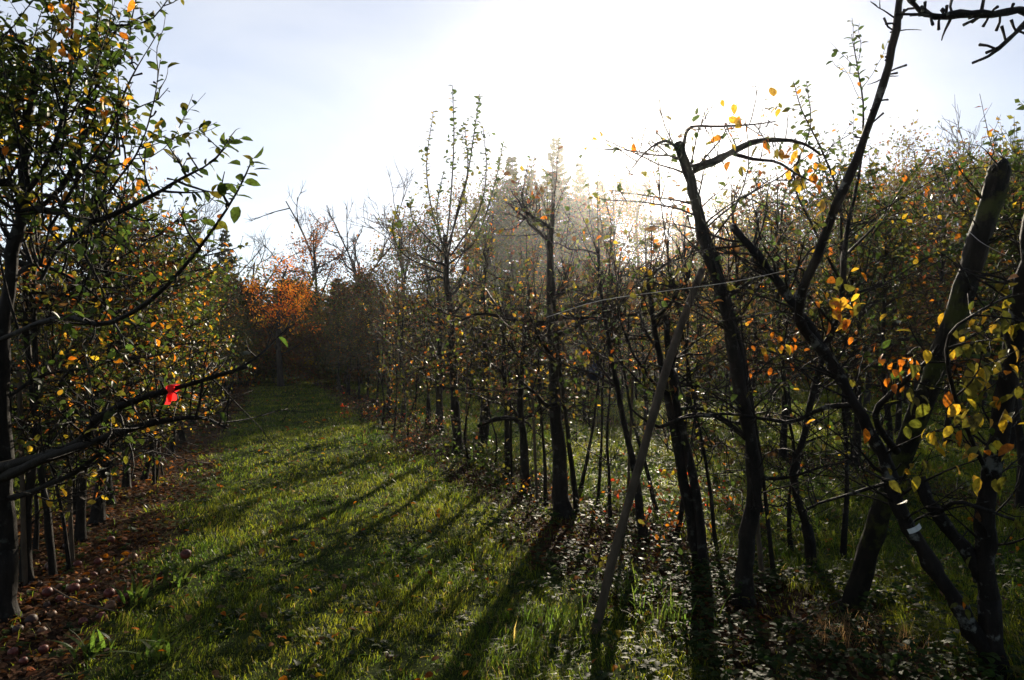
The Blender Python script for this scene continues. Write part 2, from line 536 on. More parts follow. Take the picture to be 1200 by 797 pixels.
# ================================================================== SETTING
# ---- ground sheet
def ground():
    xs = np.concatenate([[-190, -140, -110, -70, -45], np.arange(-30, 30.01, 0.4), [45, 70, 110, 140, 190]])
    ys = np.concatenate([[-100, -80, -50, -25, -10], np.arange(-4, 44.01, 0.4), [55, 75, 100, 125, 150, 180]])
    X, Y = np.meshgrid(xs, ys, indexing='ij')
    Z = gz(X, Y)
    V = np.stack([X, Y, Z], -1).reshape(-1, 3)
    nx, ny = len(xs), len(ys)
    i, j = np.meshgrid(np.arange(nx - 1), np.arange(ny - 1), indexing='ij')
    a = (i * ny + j).ravel()
    mb = MB(); mb.add(V, quads=np.stack([a, a + ny, a + ny + 1, a + 1], -1))
    m, nt, out = new_mat('ground_soil_and_turf')
    geo = nd(nt, 'ShaderNodeNewGeometry')
    sx = nd(nt, 'ShaderNodeSeparateXYZ'); nt.links.new(geo.outputs['Position'], sx.inputs[0])

    def math_(op, a, b=None, c=None):
        n = nd(nt, 'ShaderNodeMath', operation=op)
        for k, s in enumerate((a, b, c)):
            if s is None: continue
            if isinstance(s, (int, float)): n.inputs[k].default_value = s
            else: nt.links.new(s, n.inputs[k])
        return n.outputs[0]
    u = math_('ADD', math_('MULTIPLY', sx.outputs[0], 0.943), math_('MULTIPLY', sx.outputs[1], 0.332))
    nz = nd(nt, 'ShaderNodeTexNoise', Scale=1.6, Detail=5.0); nt.links.new(geo.outputs['Position'], nz.inputs['Vector'])
    un = math_('ADD', u, math_('MULTIPLY', math_('SUBTRACT', nz.outputs['Fac'], 0.5), 0.8))
    # distance to the nearest row line: rows every 4.5 m, one at u = -1.59
    w = math_('PINGPONG', math_('ADD', un, 1.59 + 45.0), 2.25)
    soil = nd(nt, 'ShaderNodeMapRange'); soil.inputs['From Min'].default_value = 0.62; soil.inputs['From Max'].default_value = 0.85
    soil.inputs['To Min'].default_value = 1; soil.inputs['To Max'].default_value = 0
    nt.links.new(w, soil.inputs['Value'])
    n2 = nd(nt, 'ShaderNodeTexNoise', Scale=14.0, Detail=8.0, Roughness=0.7); nt.links.new(geo.outputs['Position'], n2.inputs['Vector'])
    rs_ = ramp(nt, [(0.3, (0.022, 0.014, 0.009)), (0.55, (0.055, 0.034, 0.02)), (0.75, (0.10, 0.06, 0.035))])
    rg = ramp(nt, [(0.3, (0.018, 0.026, 0.008)), (0.55, (0.04, 0.055, 0.013)), (0.75, (0.075, 0.08, 0.02))])
    nt.links.new(n2.outputs['Fac'], rs_.inputs['Fac']); nt.links.new(n2.outputs['Fac'], rg.inputs['Fac'])
    mx = nd(nt, 'ShaderNodeMixRGB')
    nt.links.new(soil.outputs[0], mx.inputs[0]); nt.links.new(rg.outputs['Color'], mx.inputs[1]); nt.links.new(rs_.outputs['Color'], mx.inputs[2])
    p = nd(nt, 'ShaderNodeBsdfPrincipled', Roughness=1.0)
    p.inputs['Specular IOR Level'].default_value = 0.03
    nt.links.new(mx.outputs['Color'], p.inputs['Base Color'])
    b = nd(nt, 'ShaderNodeBump', Strength=0.5, Distance=0.04); nt.links.new(n2.outputs['Fac'], b.inputs['Height'])
    nt.links.new(b.outputs['Normal'], p.inputs['Normal'])
    nt.links.new(p.outputs[0], out.inputs['Surface'])
    return tag(mb.build('ground', m), kind='structure')


ground()


def row_dist(x, y):             # metres to the nearest row line
    w = np.mod(U(x, y) + 1.59 + 45.0, 4.5)
    return np.minimum(w, 4.5 - w)


def scatter(rs, d0, d1, dens, xm=0.86):
    """random ground points at depth d0..d1 inside (and a little beside) the view"""
    wmax = 2 * (xm * d1 + 0.6)
    n = int((d1 - d0) * wmax * dens)
    y = rs.uniform(d0, d1, n); x = rs.uniform(-wmax / 2, wmax / 2, n)
    k = np.abs(x) < xm * y + 0.6
    return x[k], y[k]


# ---- grass
def grass():
    rs = np.random.default_rng(3)
    mb = MB()
    for d0, d1, dens, wd, hs in ((1.6, 5.2, 5200, 0.0034, 1.0), (5.2, 9, 2600, 0.0045, 1.0), (9, 16, 1000, 0.0075, 1.05), (16, 26, 330, 0.013, 1.15), (26, 44, 120, 0.025, 1.3)):
        x, y = scatter(rs, d0, d1, dens)
        rd = row_dist(x, y) + (fbm(x * 1.3, y * 1.3) - 0.5) * 1.1
        u = U(x, y)
        keep = np.clip((rd - 0.62) / 0.35, 0.05, 1)
        keep = np.where((u > 1.2) & (u <= 3.2), np.maximum(keep, np.where(y < 6, 0.16, 0.32)), keep)
        keep = np.where((u > 3.2), np.clip((rd - 0.3) / 0.35, 0.2, 1), keep)
        clump = 0.5 + 1.25 * (fbm(x * 2.3 + 5, y * 2.3) - 0.5) + 0.5 * (fbm(x * 0.6, y * 0.6 + 8) - 0.5)
        fine = fbm(x * 9 + 1, y * 9 + 3)
        keep = keep * np.clip(0.25 + 1.6 * (fine - 0.15), 0.15, 1)
        k = rs.random(len(x)) < keep
        x, y, rd, u, clump, fine = (a[k] for a in (x, y, rd, u, clump, fine))
        n = len(x)
        h = (0.014 + 0.06 * np.clip(clump - 0.22, 0, 1) + 0.045 * (fine - 0.3)) * rs.uniform(0.5, 1.5, n) * hs
        h = h * np.where(u > 3.3, 1.9, 1.0) * np.where(rs.random(n) < 0.03, 1.8, 1)
        h = h * (1 + 1.1 * np.exp(-((u - 1.75) / 0.35) ** 2) * vnoise(x * 1.7, y * 1.7))
        az = rs.uniform(0, 6.283, n) * 0.5 + vnoise(x * 3, y * 3) * 12
        lean = rs.uniform(0.25, 1.5, n)
        dx, dy = np.cos(az) * lean, np.sin(az) * lean
        sa = rs.uniform(0, 6.283, n); sx, sy = np.cos(sa), np.sin(sa)
        w = wd * rs.uniform(0.6, 1.5, n) * (1 + (rs.random(n) < 0.06) * 1.2)
        z = gz(x, y)
        base = np.stack([x, y, z - 0.004], -1); s = np.stack([sx, sy, 0 * sx], -1) * w[:, None] * 0.5
        mid = base + np.stack([dx * h * 0.28, dy * h * 0.28, h * 0.62], -1)
        tip = base + np.stack([dx * h, dy * h, h * np.maximum(0.35, 1.05 - 0.42 * lean)], -1)
        V = np.stack([base - s, base + s, mid + s * 0.85, mid - s * 0.85, tip], 1).reshape(-1, 3)
        o = (np.arange(n) * 5)[:, None]
        g1 = np.array([0.042, 0.080, 0.007]); g2 = np.array([0.140, 0.150, 0.012]); g3 = np.array([0.19, 0.15, 0.05]); g4 = np.array([0.028, 0.055, 0.012])
        f = np.clip(fbm(x * 1.1 + 20, y * 1.1) * 1.6 - 0.35 + rs.normal(0, 0.18, n), 0, 1)[:, None]
        c = g1 * (1 - f) + g2 * f
        sel = rs.random(n)
        c = np.where((sel < 0.05)[:, None], g3, c); c = np.where((sel > 0.85)[:, None], g4, c)
        c = c * rs.uniform(0.7, 1.3, (n, 1))
        mb.add(V, np.array([[3, 2, 4]]) + o, np.array([[0, 1, 2, 3]]) + o, c)
    o = mb.build('grass', M_GRASS, smooth=False, tint=True)
    tag(o, 'green dewy grass on the path and between the tree rows', 'grass', kind='stuff')


grass()


# ---- low leafy ground cover under the right row, small clover-like leaves in the turf
def cover():
    rs = np.random.default_rng(8)
    mb = MB()
    for d0, d1, dens, sz in ((2.2, 5.5, 260, 0.038), (5.5, 10, 100, 0.05), (10, 20, 30, 0.08)):
        x, y = scatter(rs, d0, d1, dens)
        u = U(x, y)
        m = np.exp(-((u - 2.85) / 0.85) ** 2) * (u > 1.2)
        m = m * np.clip(1.35 - y / 7.0, 0.25, 1) + 0.12 + 0.2 * (u > 3.3)
        m = m * np.clip((fbm(x * 1.7 + 40, y * 1.7) - 0.28) * 4, 0, 1)
        k = rs.random(len(x)) < m
        x, y, u = x[k], y[k], u[k]
        n = len(x)
        hh = np.where(u > 1.7, 0.04 + 0.16 * fbm(x * 2 + 7, y * 2) * rs.uniform(0.4, 1.3, n), 0.03)
        for q in range(6):                      # a stem carries pairs of leaves
            az = rs.uniform(0, 6.283) + q * 2.4 + rs.uniform(0, 6.28, n)
            lev = hh * (0.45 + 0.55 * ((q // 2) / 2)) * rs.uniform(0.8, 1.2, n)
            pos = np.stack([x + rs.normal(0, 0.012, n), y + rs.normal(0, 0.012, n), gz(x, y) + lev], -1)
            d = np.stack([np.cos(az), np.sin(az), rs.uniform(-0.25, 0.3, n)], -1)
            nr = np.array([0, 0, 1.0]) + rs.normal(0, 0.28, (n, 3))
            col = palette(n, [((0.024, 0.046, 0.010), 5), ((0.04, 0.062, 0.014), 3), ((0.08, 0.08, 0.02), 0.5), (BROWN, 0.4)], rs)
            leaves(mb, pos, d, sz * rs.uniform(0.6, 1.5, n), col, 0.72, d1 < 10, 0.2, nr, rs)
    tag(mb.build('ground_cover', M_COVER, tint=True), 'low leafy ground cover glinting under the right row of trees', 'ground cover', kind='stuff')


cover()


# ---- leaf litter in the strips under the rows, and single bright leaves on the grass
def litter():
    rs = np.random.default_rng(21)
    mb = MB()
    for d0, d1, dens, sz in ((1.8, 6, 950, 0.05), (6, 12, 420, 0.062), (12, 34, 70, 0.1)):
        x, y = scatter(rs, d0, d1, dens)
        rd = row_dist(x, y) + (fbm(x * 1.3, y * 1.3) - 0.5) * 0.8
        pr = np.clip((0.95 - rd) / 0.5, 0, 1)
        pr = np.where(U(x, y) > 1.0, pr * np.clip((fbm(x * 1.1 + 3, y * 1.1 + 50) - 0.25) * 3.5, 0.15, 1), pr)
        pr = np.maximum(pr, 0.018)
        k = rs.random(len(x)) < pr
        x, y, rd = x[k], y[k], rd[k]; n = len(x)
        az = rs.uniform(0, 6.283, n)
        on_grass = rd > 0.9
        right_tone = np.where(U(x, y) > 1.0, 0.6, 1.0)[:, None]  # litter from the right part of the path onward gets a darker colour
        pos = np.stack([x, y, gz(x, y) + 0.006 + rs.uniform(0, 0.018, n) + on_grass * rs.uniform(0.02, 0.06, n)], -1)
        d = np.stack([np.cos(az), np.sin(az), rs.normal(0, 0.22, n)], -1)
        nr = np.array([0, 0, 1.0]) + rs.normal(0, 0.3, (n, 3))
        c = palette(n, [((0.12, 0.055, 0.028), 6), ((0.17, 0.085, 0.042), 3), ((0.065, 0.032, 0.017), 4), (RUST, 1), (YELLOW, 0.25), (ORANGE, 0.3)], rs)
        cg = palette(n, [((0.2, 0.12, 0.05), 3), (YELLOW, 3), (ORANGE, 2), (RUST, 1.5)], rs)
        c = np.where(on_grass[:, None], cg, c * right_tone)
        leaves(mb, pos, d, sz * rs.uniform(0.55, 1.3, n), c, 0.62, d1 < 13, 0.5, nr, rs)
    tag(mb.build('leaf_litter', M_LITTER, tint=True), 'brown fallen leaves strewn under the tree rows and dotted over the grass', 'fallen leaves', kind='stuff')


litter()

# ================================================================== THE LEFT ROW
UL, UR = -1.59, 2.905

# ---- near left tree, its crown leaving the picture at the top
def attach(T, p, r):            # a curved twig from the nearest limb to p
    A = np.concatenate(T.paths)
    a = A[np.argmin(((A - p) ** 2 * np.array([1, 1, 0.5])).sum(1) + (A[:, 2] > p[2]) * 0.2)]
    m = (a + p) / 2 + np.array([0, 0, -0.04])
    T.trunk.tube(resample([a, m, p], 6), np.linspace(r * 1.3, r, 6), 5)


def left_hero():
    f = np.array([*G(4, 724)[:2], 0.0]); f[2] = gz(f[0], f[1])
    T = Tree(101, True, 0.058, PAL_GREEN); rs = T.rs; T.one_wood = True
    trunk = T.path(loc_list([(4, 724, 4.1), (8, 640, 4.1), (2, 520, 4.05), (2, 410, 3.95), (14, 310, 3.9), (28, 232, 3.85), (30, 160, 3.85), (48, 60, 3.85)], f), 0.058, 0.018, 28, 10)
    T.foot(trunk, 0.06)
    L = [  # photo polylines of the limbs that show
        ([(0, 548, 4.0), (45, 537, 3.7), (90, 520, 3.4), (122, 486, 3.2), (160, 468, 3.1), (215, 452, 3.1), (290, 430, 3.1)], 0.034, 0.007, 10, 0.25),
        ([(2, 560, 4.0), (45, 540, 3.6), (95, 522, 3.3), (150, 503, 3.15), (200, 492, 3.1), (238, 490, 3.1), (268, 503, 3.1)], 0.030, 0.004, 9, 0.1),
        ([(5, 585, 4.1), (40, 575, 3.8), (85, 555, 3.6), (120, 530, 3.5), (150, 505, 3.5)], 0.02, 0.006, 6, 0.1),
        ([(0, 398, 3.95), (50, 378, 3.3), (85, 372, 3.0), (120, 380, 2.8), (165, 360, 2.65), (205, 325, 2.55), (245, 275, 2.5), (278, 225, 2.45), (296, 185, 2.45)], 0.015, 0.0022, 8, 0.4),
        ([(28, 245, 3.85), (62, 248, 3.6), (105, 260, 3.4), (145, 246, 3.35), (185, 226, 3.3), (215, 208, 3.3), (245, 192, 3.3), (272, 165, 3.3)], 0.019, 0.002, 14, 0.6),
        ([(30, 235, 3.85), (10, 215, 3.6), (-30, 215, 3.5)], 0.025, 0.012, 8, 0.7),
        ([(30, 228, 3.85), (70, 235, 3.7), (95, 290, 3.6), (118, 335, 3.5), (125, 365, 3.5)], 0.012, 0.004, 8, 0.5),
        ([(26, 262, 3.88), (75, 215, 3.8), (100, 150, 3.8), (108, 90, 3.8), (135, 20, 3.8)], 0.016, 0.004, 12, 0.8),
        ([(30, 228, 3.85), (55, 190, 3.7), (80, 110, 3.7), (85, 30, 3.7), (92, -40, 3.7)], 0.016, 0.004, 12, 0.8),
        ([(58, 268, 3.7), (95, 205, 3.5), (130, 150, 3.5), (152, 95, 3.5), (184, 40, 3.5)], 0.010, 0.0022, 0, 0),
        ([(105, 258, 3.4), (135, 215, 3.4), (163, 175, 3.4), (180, 120, 3.4), (188, 70, 3.4)], 0.007, 0.002, 4, 0.8),
        ([(48, 330, 3.9), (70, 290, 4.0), (110, 270, 4.0), (160, 300, 4.0), (200, 345, 4.0)], 0.012, 0.003, 9, 0.6),
        ([(12, 330, 3.9), (40, 310, 4.1), (90, 330, 4.2), (140, 370, 4.2), (190, 400, 4.2)], 0.014, 0.003, 8, 0.5),
        ([(5, 470, 4.0), (50, 440, 4.2), (110, 430, 4.2), (160, 410, 4.1)], 0.012, 0.003, 6, 0.4),
    ]
    for pl, r0, r1, n, lp in L:
        q = T.path(loc_list(pl, f), r0, r1, 18, 7, True, 0.08)
        T.dress(q, r0, n, (0.06, 0.18) if pl[-1][2] < 2.6 else (0.15, 0.4) if pl[-1][0] > 210 else (0.2, 0.55), 0.45, 0.035, lp, (0.25, 1), 1, spurs=10)
        if n and (py_low := pl[-1][1] > 400): T.dress(q, 0.01, 10, (0.2, 0.5), 0.1, 0.07, 0.15, (0.15, 0.95), 2)
        if lp > 0.3 and r1 < 0.005:
            T.twig_leaves(q, 0.03, 0.055, None, 0.6, 0.8)
    # upright leafy shoots that fill the top left
    for k in range(66):
        px = rs.uniform(-30, 150); py = rs.uniform(140, 300)
        p = P(px, py, rs.uniform(3.4, 4.4)) - f
        top = rs.uniform(0.35, 1.0) * (1.0 if px < 110 else 0.6)
        attach(T, p, 0.006)
        T.twig(p, np.array([rs.normal(0.05, .22), rs.normal(0, .2), 1]), top, 0.006, 0.2, 0.024, 0.85, 1, wob=0.06, size=0.055)
    for k in range(44):
        p = P(rs.uniform(-20, 120), rs.uniform(20, 200), rs.uniform(3.5, 4.3)) - f
        attach(T, p, 0.005)
        T.twig(p, rs.normal(0, 1, 3) + np.array([0.2, 0, 0.4]), rs.uniform(0.3, 0.7), 0.005, 0.6, 0.022, 0.9, 1, wob=0.1, size=0.055)
    # big near leaves at the end of the arching shoot
    for px, py, a in ((283, 175, 2.3), (302, 182, 0.9), (303, 195, 0.2), (292, 210, 0.0), (278, 212, 3.4), (286, 238, 4.2), (286, 190, 2.7)):
        T.lp.append(P(px + (-4 if a > 1.5 and a < 4 else -6), py + 4, 2.45) - f)
        T.ld.append(np.array([math.cos(a), 0.15, math.sin(a) * 0.9])); T.ls.append(0.062); T.lc.append(np.array(GREEN))
    for px, py, n in ((125, 125, 9), (75, 20, 10), (165, 195, 5), (68, 50, 10), (140, 5, 3), (115, 150, 6)):
        T.cluster(P(px, py, 3.45) - f, n, 0.05, PAL_GOLD, 0.058)
    T.finish('apple_tree', f, 'leafy apple tree at the picture\'s left edge with long dark arms reaching over the path', 'apple tree', 'apple trees of the left row')


left_hero()

# ---- the rest of the left row
left_feet = [(4.75, 0.034), (5.75, 0.036), (6.3, 0.052), (6.75, 0.04), (7.3, 0.045), (8.2, 0.04), (8.9, 0.036)]
left_labels = [
    'thin double-stemmed apple tree just behind the big leafy one at left',
    'slim dark apple tree beside the thin stakes in the left row',
    'stout short-trunked apple tree with fallen apples by its foot, left row',
    'leaning dark apple trunk next after the stout one in the left row',
    'straight pale-edged apple trunk, fifth along the left row',
    'slender apple tree whose foot meets the brown leaf strip, left row middle',
    'apple tree where the left row trunks begin to merge',
]
for i, ((d, r), lb) in enumerate(zip(left_feet, left_labels)):
    x, y = at_row(UL, d)
    x += rng.normal(0, 0.07)
    lean = [(0.05, 0), (0.1, 0.1), (0.15, 0.2), (0.3, 0.1), (0.0, 0.1), (-0.1, 0.1), (0.1, 0)][i]
    T = orchard_tree(120 + i, H=2.5 + 0.25 * (i % 3), r=r, limbs=18, shoots=13, leafp=0.68, sp=0.036, lean=lean, pal=PAL_LEFT,
                     llen=(0.6, 1.3), low=0.5, twigs=(7, 12))
    T.one_wood = i == 0
    for pq in list(T.paths):
        T.dress(pq, 0.012, 26, (0.35, 0.9), 0.15, 0.09, 0.18, (0.15, 0.9), 2, pal=PAL_DRY)
    if i == 0:
        T.path([np.array([0.12, 0.1, 0]), np.array([0.02, 0.12, 0.7]), np.array([-0.08, 0.1, 1.6]), np.array([-0.05, 0, 2.3])], 0.028, 0.014)
    T.finish('apple_tree', (x, y, gz(x, y)), lb, 'apple tree', 'apple trees of the left row')

# prototypes for the rows further off: coarser leaves, shared meshes
PROTO = []
def proto(seed, **kw):
    T = orchard_tree(seed, fine=False, **kw)
    o = T.finish('apple_tree', (0, 0, 0), 'apple tree', 'apple tree')
    PROTO.append(o)
    return o


proto(201, H=2.7, r=0.04, limbs=20, shoots=16, leafp=0.8, sp=0.04, pal=PAL_MIX, leaf=0.07, twigs=(6, 10), low=1.0)
proto(202, H=2.9, r=0.038, limbs=20, shoots=18, leafp=0.65, sp=0.045, pal=PAL_DRY, leaf=0.07, twigs=(6, 10), low=1.0)
proto(203, H=2.5, r=0.044, limbs=20, shoots=14, leafp=0.6, sp=0.045, pal=PAL_MIX, leaf=0.07, twigs=(6, 10), lean=(0.2, 0.1), low=1.0)
proto(204, H=2.8, r=0.036, limbs=18, shoots=18, leafp=0.45, sp=0.05, pal=PAL_DRY, leaf=0.065, twigs=(6, 10), low=1.0)
proto(205, H=3.0, r=0.042, limbs=22, shoots=18, leafp=0.85, sp=0.04, pal=PAL_GREEN, leaf=0.07, twigs=(6, 11), low=1.0)
proto(206, H=2.6, r=0.045, limbs=18, shoots=14, leafp=0.4, sp=0.055, pal=PAL_DRY, leaf=0.065, twigs=(6, 9), lean=(-0.15, 0.1), low=1.0)
proto(207, H=2.7, r=0.045, limbs=11, shoots=12, leafp=0.28, sp=0.06, pal=PAL_DRY, leaf=0.065, twigs=(4, 7), low=0.9)
proto(208, H=2.5, r=0.05, limbs=10, shoots=10, leafp=0.35, sp=0.06, pal=PAL_MIX, leaf=0.065, twigs=(4, 7), low=0.9)
_used = set()


def place(k, x, y, label, group, sc=None, rz=None):
    o = PROTO[k]
    sc = sc if sc is not None else rng.uniform(0.9, 1.12)
    rz = rz if rz is not None else rng.uniform(0, 6.28)
    loc = (x, y, float(gz(x, y)))
    if k not in _used:
        _used.add(k)
        o.location = loc; o.rotation_euler = (0, 0, rz); o.scale = (sc, sc, sc); o['label'] = label; o['group'] = group
        return o
    return dup(o, loc, rz, sc, label, group)


d = 9.7
while d < 33:
    x, y = at_row(UL, d); x += rng.normal(0, 0.12)
    place(int(rng.choice([0, 1, 2, 4, 0, 4])), x, y, 'slim apple tree far down the left row, one of the trunks that merge together', 'apple trees of the left row')
    d += rng.uniform(0.95, 1.35) * (1 + d / 60)
for d in np.concatenate([np.arange(-3, 12, 2.4), np.arange(13, 34, 2.1)]):  # near trees stand unseen, added to keep side skylight off the left trunks
    x, y = at_row(UL - 4.5, d + rng.normal(0, 0.3))
    place(int(rng.choice([0, 1, 2, 4])), x, y, 'apple tree in the row beyond the left row, a row whose near part is out of view', 'apple trees beyond the left row')

# ================================================================== THE RIGHT ROW
GR = 'apple trees of the right row'

# ---- the dark tree at the right edge with a lichen-spotted diagonal limb
def right_edge_tree():
    f = np.array([*G(1168, 792)[:2], 0.0]); f[2] = gz(f[0], f[1])
    T = Tree(301, True, 0.062, PAL_MIX); T.one_wood = True
    t = T.path(loc_list([(1168, 800, 3.38), (1160, 720, 3.38), (1153, 620, 3.36), (1168, 520, 3.3), (1186, 420, 3.2), (1203, 320, 3.05), (1225, 200, 2.8), (1240, 90, 2.5), (1235, 10, 2.3)], f), 0.046, 0.036, 40, 12, True, 0.05)
    T.foot(t, 0.05)
    diag = T.path(loc_list([(1163, 772, 3.38), (1120, 705, 3.4), (1075, 635, 3.45), (1050, 590, 3.5), (1040, 545, 3.55), (1005, 478, 3.6), (968, 415, 3.65), (925, 350, 3.7), (888, 300, 3.75), (858, 264, 3.8)], f), 0.041, 0.020, 40, 12, True, 0.1)
    tall = T.path(loc_list([(968, 415, 3.65), (940, 385, 3.6), (938, 350, 3.5), (955, 305, 3.4), (985, 230, 3.25), (1012, 165, 3.15), (1035, 100, 3.05), (1047, 50, 3.0), (1056, -10, 3.0), (1060, -60, 3.0)], f), 0.027, 0.013, 22, 8, True, 0.05)
    b1 = T.path(loc_list([(1052, 530, 3.5), (1025, 490, 3.4), (1045, 460, 3.3), (1085, 425, 3.2), (1100, 404, 3.15)], f), 0.020, 0.007, 12, 6)
    T.path(loc_list([(1075, 560, 3.45), (1095, 600, 3.4), (1130, 640, 3.4), (1152, 680, 3.38)], f), 0.03, 0.035, 10, 7)
    T.path(loc_list([(1100, 600, 3.4), (1120, 588, 3.2), (1150, 596, 3.2), (1190, 610, 3.2)], f), 0.012, 0.008, 8, 6)
    b3 = T.path(loc_list([(1000, 475, 3.6), (965, 478, 3.7), (930, 494, 3.8), (890, 490, 3.9), (850, 485, 3.95), (800, 490, 4.0)], f), 0.016, 0.006, 12, 6)
    b4 = T.path(loc_list([(1060, 560, 3.5), (1000, 578, 3.6), (960, 590, 3.7), (940, 600, 3.75)], f), 0.012, 0.004, 10, 5)
    b5 = T.path(loc_list([(1160, 560, 3.3), (1120, 470, 3.0), (1110, 400, 2.9), (1140, 370, 2.85), (1185, 345, 2.9)], f), 0.012, 0.004, 12, 5)
    # overhanging spurred branch at the top right corner
    ov = T.path(loc_list([(1240, 40, 2.3), (1205, 14, 2.25), (1160, 16, 2.2), (1120, 18, 2.2), (1092, 18, 2.2), (1078, 12, 2.2), (1062, -5, 2.2)], f), 0.016, 0.006, 20, 7, True, 0.12)
    ov2 = T.path(loc_list([(1225, 5, 2.3), (1200, 28, 2.25), (1180, 48, 2.2), (1160, 65, 2.2), (1140, 74, 2.2)], f), 0.009, 0.004, 14, 6, True, 0.15)
    for q, n in ((ov, 26), (ov2, 10), (tall, 26), (diag, 22), (b1, 10), (b3, 10)):
        for k in range(n):
            p, dd = along(q, T.rs.uniform(0.08, 0.98))
            a = T.rs.normal(0, 1, 3); a = unit(a - dd * (a @ dd))
            T.spur(p, a + dd * 0.3, T.rs.uniform(0.025, 0.09))
    T.twig(P(1115, 18, 2.2) - f, (-0.4, 0, -1), 0.1, 0.006, 0, None, 0, 0)
    T.twig(P(1150, 14, 2.2) - f, (0.15, 0, 1), 0.12, 0.007, 0, None, 0, 0)
    T.twig(P(1050, 22, 3.0) - f, (-1, 0, 0.7), 0.14, 0.005, 0.2, None, 0, 1)
    T.twig(P(1043, 38, 3.0) - f, (1, 0, 0.02), 0.13, 0.004, 0, None, 0, 0)
    T.twig(P(1036, 90, 3.05) - f, (1, 0, 0.1), 0.1, 0.004, 0, None, 0, 0)
    T.twig(P(1038, 92, 3.05) - f, (-1, 0, 0.08), 0.09, 0.004, 0, None, 0, 0)
    T.dress(diag, 0.03, 44, (0.25, 0.65), 0.0, 0.07, 0.1, (0.25, 0.95), 2, size=0.05)
    T.dress(b3, 0.012, 8, (0.15, 0.4), 0.1, 0.08, 0.1, (0.2, 1), 1)
    T.dress(b4, 0.012, 6, (0.15, 0.35), 0.1, 0.08, 0.1, (0.2, 1), 1)
    T.dress(b1, 0.012, 6, (0.15, 0.4), 0.1, 0.06, 0.25, (0.2, 1), 1)
    T.dress(t, 0.02, 20, (0.25, 0.5), 0.1, 0.06, 0.15, (0.2, 0.7), 1, size=0.05)
    T.dress(b5, 0.012, 10, (0.15, 0.3), 0.0, 0.045, 0.5, (0.2, 1), 1, pal=[(YELLOW, 3), (OLIVE, 5), (ORANGE, 1)])
    for px, py, d, n, rad, pal, sz in (
            (985, 345, 3.4, 17, 0.075, PAL_GOLD, 0.062), (990, 372, 3.4, 8, 0.05, PAL_GOLD, 0.06),
            (905, 402, 3.6, 9, 0.06, PAL_GOLD, 0.055), (930, 412, 3.6, 5, 0.05, PAL_GOLD, 0.05),
            (1040, 425, 3.3, 8, 0.07, [(ORANGE, 4), (YELLOW, 1)], 0.055), (1055, 440, 3.3, 5, 0.04, [(ORANGE, 4)], 0.055),
            (1130, 480, 3.0, 26, 0.14, [(YELLOW, 3), (OLIVE, 6), (ORANGE, 1)], 0.07), (1160, 400, 3.0, 18, 0.11, [(OLIVE, 6), (YELLOW, 3)], 0.07),
            (1120, 530, 3.0, 14, 0.11, [(OLIVE, 5), (YELLOW, 3), (ORANGE, 1)], 0.068), (1170, 445, 3.0, 10, 0.08, [(OLIVE, 5), (YELLOW, 2)], 0.07),
            (1060, 560, 3.1, 5, 0.05, [(OLIVE, 4), (YELLOW, 3)], 0.07), (1165, 690, 3.1, 4, 0.10, [(OLIVE, 4), (ORANGE, 1)], 0.06),
            (1190, 365, 3.0, 8, 0.07, [(OLIVE, 5), (YELLOW, 2)], 0.065), (965, 240, 3.3, 3, 0.03, PAL_GOLD, 0.06)):
        T.cluster(P(px, py, d) - f, int(n * 1.6), rad, pal, sz * 0.98)
    return T.finish('apple_tree', f, 'dark apple tree at the right edge with a lichen-spotted limb slanting up to the left', 'apple tree', GR, M_BARK_LICHEN)


right_edge_tree()


